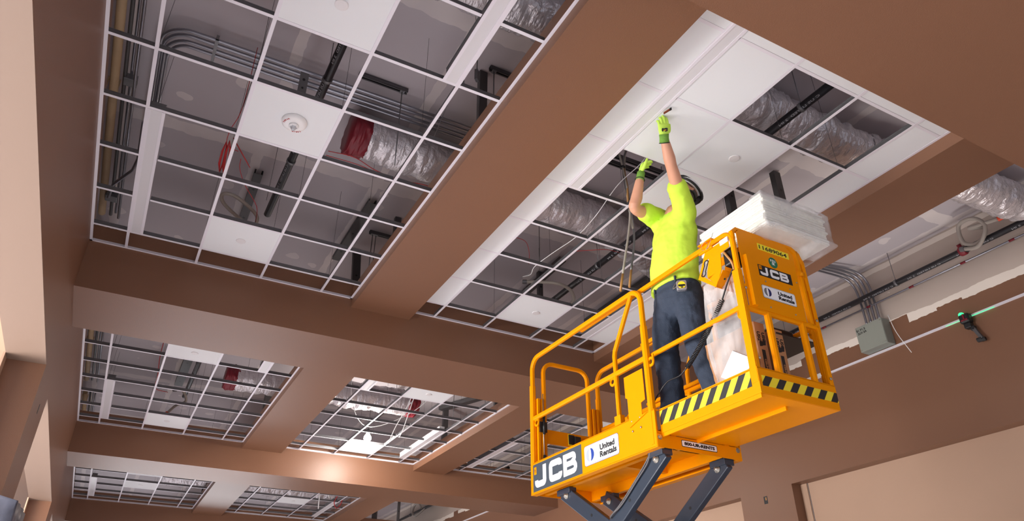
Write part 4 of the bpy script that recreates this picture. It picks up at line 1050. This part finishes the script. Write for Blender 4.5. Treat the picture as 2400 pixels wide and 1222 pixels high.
MB().obox((.0, .955, 3.125), (0, 1, .2), (0, -.2, 1), (1, 0, 0), .02, .012, .012).build('white_clip', m_white, lift)
MB().box(.02, .05, 1.12, 1.32, 3.09, 3.12).tube([(.02, 1.24, 3.15), (.06, 1.24, 3.15)], .018, 10).build('slide_lock', m_yel, lift)

# ---- scissor arms, three levels
ZT_, HH, VA, VB = 2.80, .78, .96, 2.20
def arm(u, v0, z0, v1, z1, w=.05, h=.115):
    p, q = Vector((u, v0, z0)), Vector((u, v1, z1)); d = (q - p).normalized(); up = Vector((1, 0, 0)).cross(d); L = (q - p).length
    mb = MB().obox((p + q) / 2, (1, 0, 0), d, up, w / 2, L / 2 + .05, h / 2)
    o = mb.build('scissor_arm', m_arm, lift, bevel=.006)
    b = MB()
    for t in (0.02, .28, .5, .72, .98):
        c = p.lerp(q, t); s = -1
        if t in (.02, .5, .98):
            b.lathe(c + Vector((-w / 2, 0, 0)), (-1, 0, 0), [(.026, 0), (.026, .008), (.016, .009), (.016, .022), (.001, .024)], 14)
    b.build('pivot_pin', m_bolt, o)
    b = MB()
    for t in (.28, .72): b.disc(p.lerp(q, t) + Vector((-w / 2, 0, 0)), (-1, 0, 0), .012, .001, 12)
    b.build('arm_hole', m_black, o)
    return o
for L_ in range(3):
    z1 = ZT_ - L_ * HH; z0 = z1 - HH + .0
    for u in (.045, .585): arm(u, VA + .06 * (L_ == 0) - .06, z1, VB, z0)
    for u in (.108, .522): arm(u, VB, z1, VA, z0)
    for v in (VA, VB):
        MB().tube([(.0, v, z0), (W_ - .02, v, z0)], .02, 12).build('cross_shaft', m_bolt, lift)
    MB().tube([(.0, (VA + VB) / 2, (z1 + z0) / 2), (W_ - .02, (VA + VB) / 2, (z1 + z0) / 2)], .018, 12).build('cross_shaft', m_bolt, lift)
# top brackets and hoses
for q_ in ((.0, .09, .90, 1.05), (.55, .64, .90, 1.05), (.07, .14, 2.12, 2.3), (.50, .56, 2.12, 2.3)): MB().box(*q_, 2.80, 2.845).build('arm_bracket', m_arm, lift, bevel=.004)
mb = MB()
for k in range(2): mb.tube(smooth_path([Vector(q) for q in ((.012 - .01 * k, 1.02, 2.86), (.005, 1.06, 2.80 - .02 * k), (.008, 1.2, 2.70 - .015 * k), (.008, 1.38, 2.58 - .015 * k), (.0, 1.48, 2.52), (.01, 1.52, 2.50), (.06, 1.5, 2.50))]), .006, 7)
mb.build('hydraulic_hose', m_galv_d, lift)
# base chassis and wheels standing on the floor
MB().box(-.02, W_ + .02, .45, 2.5, .16, .40).build('chassis', m_yel, lift, bevel=.02)
MB().box(-.03, W_ + .03, .95, 2.0, .10, .30).build('side_tray', m_arm, lift, bevel=.01)
MB().box(.03, W_ - .03, .85, 2.3, .40, .44).build('slide_channel', m_arm, lift)
for u in (.02, W_ - .02):
    for v in (.68, 2.28):
        s = -1 if u < .3 else 1
        w_ = MB().lathe((u - s * .0, v, .16), (s, 0, 0), [(.10, -.02), (.155, -.02), (.16, -.01), (.16, .07), (.15, .08), (.08, .08), (.07, .06), (.001, .06)], 28).build('wheel', m_black, lift)

# ================================================================== LOAD ON THE LIFT
def L2W(u, v, z=0):
    c, s = math.cos(LTH), math.sin(LTH); return Vector((LX + c * u - s * v, LY + s * u + c * v, z))
# stack of tiles across the front rail
random.seed(3)
SX, SY = 3.775, -1.292
zz = 4.094
NT = 11
posn = ['lowest', 'second from the bottom', 'third from the bottom', 'fourth from the bottom', 'fifth from the bottom', 'sixth from the bottom, mid stack', 'fifth from the top', 'fourth from the top', 'third from the top', 'second from the top', 'topmost']
for i in range(NT):
    th = .0232; dx = random.uniform(-.010, .010); dy = random.uniform(-.010, .010)
    mb = MB().box(-.300, .300, -.300, .300, .006, th - .0006).box(-.292, .292, -.292, .292, .0, .006)
    o = mb.build('stacked_ceiling_tile', m_tilecut, loc=(SX + .302 + dx, SY + .302 + dy, zz), bevel=.0015)
    o.rotation_euler = (0, 0, random.uniform(-.012, .012))
    tag(o, 'square white ceiling tile in the wrapped stack on the lift rail, ' + posn[i], 'ceiling tile', 'stacked tiles on the lift'); zz += th
ZTOP = zz
# loose clear wrap around the stack
def film_sheet(fn, nu, nv, name, label, cat, m=None):
    vs_ = [fn(i / nu, j / nv) for i in range(nu + 1) for j in range(nv + 1)]
    fs = [(i * (nv + 1) + j, (i + 1) * (nv + 1) + j, (i + 1) * (nv + 1) + j + 1, i * (nv + 1) + j + 1) for i in range(nu) for j in range(nv)]
    mb = MB(); mb.add(vs_, fs, 0, True); me = mb.mesh(name, m or m_film); o = bpy.data.objects.new(name, me); COL.objects.link(o)
    sd = o.modifiers.new('thickness', 'SOLIDIFY'); sd.thickness = .0012
    return tag(o, label, cat)
def wrap(u, v):
    # u round the front / right side / back, v down
    peri = [(SX - .005, SY + .10), (SX - .012, SY - .012), (SX + .3, SY - .02), (SX + .615, SY - .015), (SX + .63, SY + .3), (SX + .62, SY + .61), (SX + .3, SY + .62)]
    k = u * (len(peri) - 1); i = min(int(k), len(peri) - 2); t = k - i; x = peri[i][0] * (1 - t) + peri[i + 1][0] * t; y = peri[i][1] * (1 - t) + peri[i + 1][1] * t
    z = ZTOP + .012 - v * .36
    n1 = noise.noise(Vector((x * 9, y * 9, z * 7))) * .009 + noise.noise(Vector((x * 26, y * 26, z * 22))) * .003
    out = Vector((x - SX - .3, y - SY - .3)).normalized() * (.008 + n1 * 1.3 + (.02 if v > .7 else 0))
    if v < .06: out *= -1.0
    if v > .78:
        w_ = (v - .78) / .22; out -= Vector((x - SX - .3, y - SY - .3)) * .42 * w_; z = ZTOP + .012 - .78 * .36 - .03 * w_ + n1 - (.06 * w_ if .4 < u < .62 else 0)
    return Vector((x + out.x, y + out.y, z))
film_sheet(wrap, 90, 26, 'plastic_wrap', 'loose clear plastic wrap around the stack of white tiles', 'plastic wrap')
# hanging clear bag inside the lift
def bag(u, v):
    a = u * 2 * PI; rx = .058 ; ry = .135 + .03 * math.sin(v * 3)
    c = L2W(.085, .25); z = 3.80 - v * .72
    n1 = noise.noise(Vector((math.cos(a) * 2.6, math.sin(a) * 2.6, v * 2.2))) * .026 + noise.noise(Vector((math.cos(a) * 8, math.sin(a) * 8, v * 3))) * .012
    return Vector((c.x + math.cos(a) * (rx + n1), c.y + math.sin(a) * (ry + n1), z))
film_sheet(bag, 72, 44, 'plastic_bag', 'long crumpled clear plastic bag hanging under the control box inside the lift', 'plastic bag')
# cartons standing on the deck behind the front panel
def carton(u0, u1, v0, v1, z1, label):
    p = L2W((u0 + u1) / 2, (v0 + v1) / 2, DK + .001); a, b, h = (u1 - u0) / 2, (v1 - v0) / 2, z1 - DK
    t = thing('carton', label, 'carton', p, LTH, 'tile cartons on the lift')
    MB().box(-a, a, -b, b, 0, h).build('box', m_carton, t, bevel=.003)
    mb = MB()
    mb.box(-a * .35, a * .30, -b - .0015, -b, h * .18, h * .62)                       # dark banner
    for k in range(2):
        x = (-a * .45, a * .45)[k]
        put_text(mb, 'USG', .034, (x, -b - .001, h * .80), (0, 0, -1), (1, 0, 0), (0, -1, 0), 0, .0012)
    for z in (.68, .66): mb.prism([(-.012, 0), (.014, .006), (.018, .03), (.004, .045), (-.010, .03)], (a * .3 * (1 if z == .68 else -1), -b, h * z), (1, 0, 0), (0, 0, 1), (0, -1, 0), .0012)
    put_text(mb, 'U', .034, (a * .1, -b - .001, h * .09), (0, 0, -1), (1, 0, 0), (0, -1, 0), 0, .0012)
    mb.build('printing', m_ink, t)
    mb = MB(); put_text(mb, 'CEILINGS', .022, (0, -b - .0028, h * .40), (0, 0, -1), (1, 0, 0), (0, -1, 0), 0, .0008); mb.build('banner_lettering', m_carton, t)
carton(.150, .238, .09, .62, 3.455, 'brown ceiling tile carton behind the lift\'s front posts, left one')
carton(.312, .396, .09, .62, 3.440, 'brown ceiling tile carton behind the lift\'s front posts, right one')
o = MB().box(-.10, .10, -.12, .12, 0, .10).build('dark_tray', m_black, loc=L2W(.40, .42, 3.40), bevel=.01); tag(o, 'dark plastic tray behind the middle rail of the lift', 'tray')
o.location = L2W(.52, .30, 3.42)
tr_ = MB().box(-.18, .20, -.22, .22, 0, .008).build('shelf', m_black, loc=(0, 0, -.009), parent=o)
# leaning offcut and torn strip
c = L2W(.045, .185, 3.155)
o = MB().obox((0, 0, 0), (.02, .147, -.116), (.06, -.117, -.09), Vector((.02, .147, -.116)).cross(Vector((.06, -.117, -.09))), .094, .070, .009).build('tile_offcut', m_tile, loc=c); tag(o, 'white tile offcut leaning over the striped toe board beside the cartons', 'tile piece')
o = MB().obox((0, 0, 0), (1, -.15, .45), (.2, 1, 0), (-.4, 0, 1), .09, .05, .010).build('tile_offcut', m_tilecut, loc=L2W(.50, .07, 3.115)); tag(o, 'torn strip of white tile lying behind the right end of the striped front board', 'tile piece')

# plastic-draped stack at the lower left corner
t = thing('wrapped_pallet', 'tall stack draped in grey plastic sheet at the lower left corner', 'wrapped stack', (-.52, 2.28, 0))
def drape(u, v):
    a = u * 2 * PI
    x = .42 * max(-1, min(1, 1.45 * math.cos(a))); y = .28 * max(-1, min(1, 1.45 * math.sin(a)))
    n1 = noise.noise(Vector((x * 5, y * 5, v * 6))) * .05 + .012 * math.sin(a * 14 + 3 * v)
    k = 1 if v > .05 else v / .05
    return Vector((x * k * (1 + n1), y * k * (1 + n1 * .6), 2.615 - max(0, v - .05) * 2.74))
vs_ = [drape(i / 60, j / 30) for i in range(61) for j in range(31)]
fs = [(i * 31 + j, (i + 1) * 31 + j, (i + 1) * 31 + j + 1, i * 31 + j + 1) for i in range(60) for j in range(30)]
MB().add([Vector((v[0], v[1], max(.01, v[2]))) for v in vs_], fs, 0, True).build('plastic_sheet', mat('grey_plastic_sheet', (84, 86, 98), .35, bump=.7, bscale=7), t)
MB().box(-.36, .36, -.22, .22, .0, 2.56).build('load', m_carton, t)

# ================================================================== THE WORKER
def loft(mb, st, n=20, cap=True):
    """stations: (centre, axis a, axis b, ra, rb)"""
    vs_ = []
    S = []
    if cap:
        c0, a, b, ra, rb = st[0]; d = (Vector(st[0][0]) - Vector(st[1][0])).normalized(); k = min(ra, rb)
        for q in (80, 50, 25): S.append((Vector(c0) + d * k * .8 * math.sin(math.radians(q)), a, b, ra * math.cos(math.radians(q)), rb * math.cos(math.radians(q))))
    S += list(st)
    if cap:
        c0, a, b, ra, rb = st[-1]; d = (Vector(st[-1][0]) - Vector(st[-2][0])).normalized(); k = min(ra, rb)
        for q in (25, 50, 80): S.append((Vector(c0) + d * k * .8 * math.sin(math.radians(q)), a, b, ra * math.cos(math.radians(q)), rb * math.cos(math.radians(q))))
    for c, a, b, ra, rb in S:
        c = Vector(c); a = Vector(a).normalized(); b = Vector(b).normalized()
        for i in range(n):
            t = 2 * PI * i / n; vs_.append(c + a * ra * math.cos(t) + b * rb * math.sin(t))
    m = len(S); fs = [(i * n + j, i * n + (j + 1) % n, (i + 1) * n + (j + 1) % n, (i + 1) * n + j) for i in range(m - 1) for j in range(n)]
    fs += [tuple(reversed(range(n))), tuple((m - 1) * n + j for j in range(n))]
    return mb.add(vs_, fs, 0, True)
def limb(mb, pts, rad, ref=(0, 1, 0), n=18, flat=None, k=5):
    P = smooth_path(pts, k); m = len(P); st = []
    for i, p in enumerate(P):
        t = (P[min(i + 1, m - 1)] - P[max(i - 1, 0)]).normalized(); a = Vector(ref).cross(t).normalized(); b = t.cross(a)
        f = i / (m - 1) * (len(rad) - 1); j = min(int(f), len(rad) - 2); w = f - j; r = rad[j] * (1 - w) + rad[j + 1] * w
        fl = 1 if flat is None else flat[j] * (1 - w) + flat[j + 1] * w
        st.append((p, a, b, r * fl, r))
    return loft(mb, st, n)
def skin_out(mb, name, m, parent, voxel, smooth=2, disp=None):
    o = mb.build(name, m, parent)
    r = o.modifiers.new('merge', 'REMESH'); r.mode = 'VOXEL'; r.voxel_size = voxel; r.use_smooth_shade = True
    s = o.modifiers.new('soften', 'SMOOTH'); s.factor = .5; s.iterations = smooth
    if disp:
        tx = bpy.data.textures.new(name + '_folds', 'CLOUDS'); tx.noise_scale = disp[1]; tx.noise_depth = 2
        d = o.modifiers.new('folds', 'DISPLACE'); d.texture = tx; d.strength = disp[0]; d.mid_level = .5; d.texture_coords = 'GLOBAL'
    return o
PX, PY, PZ = 3.66, -.485, DK
man = thing('person', 'person in lime T-shirt, jeans, helmet and gloves, reaching overhead on the lift', 'person', (PX, PY, PZ))
KS = 1.022
def rel(*p, k=None):
    k = KS if k is None else k
    return Vector((cp[0] + (p[0] - cp[0]) * k - PX, cp[1] + (p[1] - cp[1]) * k - PY, cp[2] + (p[2] - cp[2]) * k - PZ))
V3 = Vector
pel = rel(3.665, -.475, 3.90); wai = rel(3.650, -.485, 4.05); che = rel(3.635, -.56, 4.33); nek = rel(3.645, -.635, 4.52)
shL = rel(3.605, -.745, 4.485); shR = rel(3.60, -.475, 4.555)
elL = rel(3.400, -.890, 4.695, k=1.008); wrL = rel(3.284, -.978, 4.86, k=1); tiL = rel(3.215, -1.075, 4.985, k=1)
elR = rel(3.338, -.515, 4.545, k=1.008); wrR = rel(3.352, -.605, 4.795, k=1)
hipL = rel(3.680, -.585, 3.86); hipR = rel(3.66, -.385, 3.86)
knL = rel(3.660, -.628, 3.50); knR = rel(3.625, -.345, 3.52)
anL = rel(3.692, -.712, 3.085); anR = rel(3.655, -.325, 3.085)
hc = rel(3.665, -.712, 4.672)                                   # head centre
Fw = V3((-.80, .02, .60)).normalized(); Up = (V3((0.55, -.12, .83)) - Fw * V3((0.55, -.12, .83)).dot(Fw)).normalized(); Sd = Fw.cross(Up).normalized()  # Sd = right side of head
# --- body: head, neck, torso core, arms as one surface
mb = MB()
st = []
for h, f, r_a, r_b in ((-.105, .035, .030, .030), (-.095, .030, .045, .042), (-.07, .018, .072, .058), (-.035, .008, .088, .067), (0, 0, .096, .073), (.03, -.003, .099, .076), (.06, -.008, .095, .074), (.085, -.012, .080, .064), (.102, -.014, .05, .042)):
    st.append((hc + Up * h + Fw * f, Fw, Sd, r_a, r_b))
loft(mb, st, 28)
mb.tube([hc + Fw * .085 + Up * .022, hc + Fw * .108 - Up * .012, hc + Fw * .118 - Up * .026], .012, 10)      # nose
mb.tube([hc + Fw * .096 - Up * .030 - Sd * .014, hc + Fw * .108 - Up * .031, hc + Fw * .096 - Up * .030 + Sd * .014], .009, 8)
mb.tube([hc + Fw * .078 + Up * .034 - Sd * .045, hc + Fw * .094 + Up * .036, hc + Fw * .078 + Up * .034 + Sd * .045], .010, 8)  # brow
mb.tube([hc + Fw * .088 - Up * .055 - Sd * .022, hc + Fw * .099 - Up * .054, hc + Fw * .088 - Up * .055 + Sd * .022], .007, 8)  # lips
for s in (-1, 1):
    mb.tube([hc + Sd * s * .072 + Up * .018 - Fw * .008, hc + Sd * s * .084 + Up * .005 - Fw * .018, hc + Sd * s * .078 - Up * .022 - Fw * .006], .011, 8)   # ears
limb(mb, [hc - Up * .06 - Fw * .02, nek + V3((0, -.01, .02)), nek - V3((0, 0, .06))], [.056, .058, .075])
limb(mb, [nek, che, wai], [.10, .12, .11])
for sh, el, wr, fin in ((shL, elL, wrL, tiL), (shR, elR, wrR, None)):
    mid = sh.lerp(el, .45); fm = el.lerp(wr, .32)
    limb(mb, [che.lerp(sh, .7), sh, mid, el, fm, wr.lerp(el, .14), wr.lerp(el, .08)], [.06, .058, .052, .041, .044, .031, .028], n=20)
body = skin_out(mb, 'body', m_skin, man, .0055, 3)
# eyes and brows
for s in (-1, 1):
    e = hc + Fw * .082 + Up * .018 + Sd * s * .031
    MB().lathe(e, Fw, [(.011, -.004), (.010, .004), (.006, .009), (.001, .010)], 12).build('eye', m_white, man)
    MB().lathe(e + Fw * .0085, Fw, [(.0045, 0), (.003, .002), (.001, .0025)], 10).build('pupil', m_black, man)
# hair at the nape
mb = MB(); loft(mb, [(hc - Fw * .025 - Up * .055, Fw, Sd, .072, .070), (hc - Fw * .028 - Up * .02, Fw, Sd, .078, .076), (hc - Fw * .022 + Up * .02, Fw, Sd, .083, .080)], 24, False)
mb.build('hair', mat('grey_brown_hair', (96, 84, 74), .9, bump=.5, bscale=120), man)
# helmet: white dome, black rim, black strap band
mb = MB(); st = []
for a in range(0, 91, 10):
    r = math.cos(math.radians(a)); st.append((hc + Up * (.038 + .090 * math.sin(math.radians(a))) - Fw * .006, Fw, Sd, .122 * max(r, .05), .098 * max(r, .05)))
loft(mb, st, 32, False); hm = mb.build('helmet', mat('white_helmet_shell', (222, 224, 228), .3), man)
mb = MB(); ring = [hc + Up * .036 - Fw * .006 + Fw * .126 * math.cos(t) + Sd * .102 * math.sin(t) for t in [2 * PI * i / 40 for i in range(40)]]
mb.tube(ring, .009, 8, closed=True)
for off in (-.032, .0, .034):
    mb.tube([hc + Up * (.040 + .094 * math.sin(math.radians(a)) * (1 - abs(off) * 2)) + Fw * (.126 * math.cos(math.radians(a)) - .006) + Sd * off for a in range(0, 181, 12)], .0075, 6)
mb.build('helmet_rim', m_black, hm)
mb = MB()
mb.obox(hc - Fw * .105 - Up * .012, Sd, Up, Fw, .052, .052, .014); mb.obox(hc - Fw * .09 - Up * .06, Sd, Up, Fw, .045, .03, .014)
mb.tube(smooth_path([hc - Fw * .10 - Up * .03 + Sd * -.05, hc - Sd * .086 - Fw * .03 - Up * .02, hc - Sd * .070 + Fw * .04 - Up * .075, hc + Fw * .07 - Up * .112]), .0085, 7)
mb.tube(smooth_path([hc - Fw * .10 - Up * .03 + Sd * .05, hc + Sd * .086 - Fw * .03 - Up * .02, hc + Sd * .070 + Fw * .04 - Up * .075, hc + Fw * .07 - Up * .112]), .0085, 7)
mb.build('helmet_harness', m_black, hm, bevel=.008)
# safety glasses
mb = MB()
for s in (-1, 1):
    c = hc + Fw * .104 + Up * .016 + Sd * s * .034
    mb.tube([c + Sd * .028 * math.cos(t) + Up * .019 * math.sin(t) for t in [2 * PI * i / 18 for i in range(18)]], .0035, 6, closed=True)
    mb.tube([c + Sd * s * .028, hc + Sd * s * .080 + Up * .016 + Fw * .04, hc + Sd * s * .084 + Up * .016 - Fw * .02], .0035, 6)
gl = mb.build('safety_glasses', m_black, man)

# --- T-shirt
mb = MB()
X_, Y_ = V3((1, 0, 0)), V3((0, 1, 0))
dirS = (shR - shL).normalized(); fr = dirS.cross(V3((0, 0, 1))).normalized()
st = [(rel(3.674, -.475, 3.958), X_, Y_, .158, .212), (rel(3.672, -.475, 3.99), X_, Y_, .156, .216), (rel(3.668, -.480, 4.06), X_, Y_, .150, .218), (rel(3.664, -.500, 4.16), X_, Y_, .150, .208), (rel(3.655, -.530, 4.27), X_, Y_, .148, .198),
      (rel(3.652, -.570, 4.38), fr, dirS, .138, .194), (rel(3.635, -.605, 4.46), fr, dirS, .108, .165), (rel(3.640, -.630, 4.525), fr, dirS, .080, .105), (rel(3.648, -.650, 4.555), fr, dirS, .066, .072)]
loft(mb, st, 30, False)
for sh, el, t_ in ((shL, elL, .56), (shR, elR, .60)):
    d = (el - sh).normalized(); e = sh + d * (el - sh).length * t_
    limb(mb, [che.lerp(sh, .55), sh - V3((0, 0, .012)), sh.lerp(e, .55), e], [.095, .088, .078, .074], n=20)
shirt = skin_out(mb, 't_shirt', m_hiviz, man, .009, 5, (.022, .11))
# --- jeans
mb = MB()
loft(mb, [(rel(3.668, -.480, 4.015), X_, Y_, .118, .168), (rel(3.674, -.480, 3.96), X_, Y_, .130, .180), (rel(3.678, -.480, 3.90), X_, Y_, .150, .200), (rel(3.680, -.480, 3.83), X_, Y_, .144, .196)], 26, True)
limb(mb, [hipL + V3((0, 0, .05)), hipL - V3((0, 0, .06)), hipL.lerp(knL, .5), knL, knL.lerp(anL, .45), anL], [.100, .118, .108, .094, .088, .092], ref=(0, 1, 0))
limb(mb, [hipR + V3((0, 0, .05)), hipR - V3((0, 0, .06)), hipR.lerp(knR, .5), knR, knR.lerp(anR, .45), anR], [.100, .116, .106, .092, .086, .090], ref=(0, 1, 0))
jeans = skin_out(mb, 'jeans', m_jeans, man, .009, 3, (.022, .075))
ms = mat('denim_stitching', (150, 140, 120), .9)
mb = MB(); loft(mb, [(rel(3.672, -.480, 3.975), X_, Y_, .139, .190), (rel(3.676, -.480, 3.928), X_, Y_, .146, .197)], 32, False); mb.build('waistband', m_jeans, jeans)
mb = MB()
mb.tube(smooth_path([rel(3.560, -.595, 3.925), rel(3.540, -.590, 3.88), rel(3.560, -.63, 3.90)]), .0022, 5); mb.build('pocket_stitching', ms, jeans)
mb = MB()
for yy, xx in ((-.615, 3.545), (-.40, 3.535), (-.655, 3.70)): mb.obox(rel(xx + .003, yy, 3.952), (1, 0, 0), (0, 1, 0), (0, 0, 1), .006, .006, .025); mb.build('belt_loop', m_jeans, jeans); mb = MB()
# boots
for an, s in ((anL, 1), (anR, -1)):
    b = V3((an.x + .02, an.y, 0)); mb = MB()
    BD = V3((-.25, .22 * s, 0)).normalized()
    limb(mb, [b - BD * .04 + V3((0, 0, .05)), b + BD * .02 + V3((0, 0, .05)), b + BD * .07 + V3((0, 0, .045)), b + BD * .11 + V3((0, 0, .035))], [.042, .048, .046, .032], ref=(0, 1, 0))
    limb(mb, [b + V3((.02, 0, .05)), b + V3((.0, 0, .16))], [.05, .052], ref=(0, 1, 0))
    bt = skin_out(mb, 'boot', m_boot, man, .008, 2)
    MB().obox(b + BD * .02 + V3((0, 0, .011)), BD, BD.cross(V3((0, 0, 1))), (0, 0, 1), .125, .045, .011).build('sole', m_black, bt, bevel=.008)
# gloves: palm, five separate bent fingers, knitted cuff
def glove(wr, d, back, thumb, curls, spread=.10, badge=False, thumb_out=.9):
    """wr wrist, d towards the fingers, back = out of the back of the hand, thumb = side of the thumb"""
    d = d.normalized(); back = (back - d * back.dot(d)).normalized(); th = d.cross(back).normalized()
    if th.dot(thumb) < 0: th = -th
    mb = MB()
    loft(mb, [(wr + d * .005, th, back, .027, .021), (wr + d * .03, th, back, .036, .020), (wr + d * .060, th, back, .041, .019), (wr + d * .088, th, back, .041, .016)], 20)
    for i, (off, L) in enumerate(((.031, .072), (.011, .080), (-.010, .075), (-.030, .060))):
        c0, c1, c2 = curls[i] if isinstance(curls[0], (tuple, list)) else curls
        p = wr + d * (.088 - .004 * abs(i - 1)) + th * off; pts = [p - d * .02]; ang = 0; q = p.copy(); pts.append(q.copy())
        fanned = (d + th * (off * spread * 10)).normalized()
        for seg, c in ((.45, c0), (.30, c1), (.25, c2)):
            ang += c; v = fanned * math.cos(math.radians(ang)) - back * math.sin(math.radians(ang)); q = q + v * L * seg; pts.append(q.copy())
        limb(mb, pts, [.0105, .0112, .0105, .0098, .0085], ref=tuple(th), n=10, k=3)
    b0 = wr + d * .028 + th * .030
    limb(mb, [b0 - th * .012, b0 + th * .022 * thumb_out + d * .012 - back * .008, b0 + th * .040 * thumb_out + d * .034 - back * .014, b0 + th * .048 * thumb_out + d * .058 - back * .018], [.015, .0145, .012, .0095], ref=tuple(back), n=10, k=3)
    g = skin_out(mb, 'glove', m_glove, man, .0032, 2)
    mb = MB(); loft(mb, [(wr + d * .022, th, back, .036, .030), (wr - d * .004, th, back, .034, .030), (wr - d * .040, th, back, .036, .034)], 22, False)
    mb.build('knit_cuff', m_cuff, g)
    mb = MB(); mb.tube([wr - d * .040 + th * .037 * math.cos(t) + back * .035 * math.sin(t) for t in [2 * PI * i / 22 for i in range(22)]], .0032, 6, closed=True); mb.build('cuff_hem', m_black, g)
    if badge:
        o = wr + d * .052 + back * .0205
        mb = MB(); mb.prism([(-.018, -.012), (-.006, -.004), (.004, -.014), (.020, -.010), (.022, .010), (.010, .014), (-.004, .010), (-.020, .014), (-.024, .0)], o, th, d, back, .0022, 0)
        mb.prism([(-.010, -.006), (.008, -.006), (.010, .002), (-.012, .002)], o + back * .0022, th, d, back, .0006, 1)
        mb.build('glove_badge', [m_black, mat('gold_print', (200, 150, 40), .5)], g)
    return g
dL = tiL - wrL
glove(wrL, rel(3.232, -1.048, 4.965, k=1) - wrL, V3((-.35, -.85, -.1)), V3((.9, -.35, .1)), ((14, 30, 30), (10, 26, 28), (12, 30, 30), (18, 34, 30)), badge=True, spread=.03, thumb_out=.45)
glove(wrR, V3((.05, -.05, .30)), V3((-.85, .45, -.2)), V3((.45, -.85, .0)), ((48, 12, 6), (50, 10, 6), (50, 10, 6), (52, 12, 6)), spread=.06, thumb_out=1.5)
# knife held in the raised glove
kd = V3((.35, -.35, .25)).normalized(); kp = V3((3.218, -1.108, 4.972))
t = thing('utility_knife', 'small copper and black utility knife in the raised left glove', 'knife', kp)
MB().obox((0, 0, 0), kd, kd.cross(V3((0, 0, 1))), (0, 0, 1), .026, .008, .006).build('handle', mat('copper_handle', (150, 84, 56), .35, metal=.4), t, bevel=.003)
MB().obox(kd * .032, kd, kd.cross(V3((0, 0, 1))), (0, 0, 1), .009, .0085, .0065).build('knife_nose', m_black, t, bevel=.002)
# tape measure clipped at the hip
c = rel(3.548, -.668, 3.87) + V3((PX, PY, PZ)); n_ = V3((-.62, -.76, -.08)).normalized(); t = thing('tape_measure', 'chrome tape measure with a yellow and black round label clipped at the jeans hip', 'tape measure', c)
sx = n_.cross(V3((0, 0, 1))).normalized(); sy = sx.cross(n_).normalized()
if sx.dot(V3((1, -1, 0))) < 0: sx = -sx
MB().prism(rrect(-.036, .036, -.036, .036, .014), -n_ * .02, sx, sy, n_, .038).build('case', mat('chrome_case', (200, 200, 204), .22, metal=.7), t, bevel=.003)
mb = MB().disc(n_ * .018, n_, .027, .0015, 24, 0)
mb.prism([(-.024, -.011), (.024, -.011), (.024, .004), (-.024, .004)], n_ * .0196, sx, sy, n_, .0006, 1)
put_text(mb, '25', .018, n_ * .0198 - sy * .0175, sx, sy, n_, 2, .0008)
mb.build('round_label', [m_yel_b, m_ink, m_ink], t)
MB().box(-.006, .006, -.03, .03, -.03, .03).build('belt_clip', m_bolt, t, loc=-n_ * .02) if False else None

# the tile being pushed into place
o = MB().box(-.243, .243, -.296, .296, 0, .018).build('held_ceiling_tile', m_tile, loc=(3.460, -.912, 4.9975))
o.rotation_euler = (math.radians(-.9), 0, 0)
tag(o, 'square white tile the worker is pushing into the grid with both gloves', 'ceiling tile')
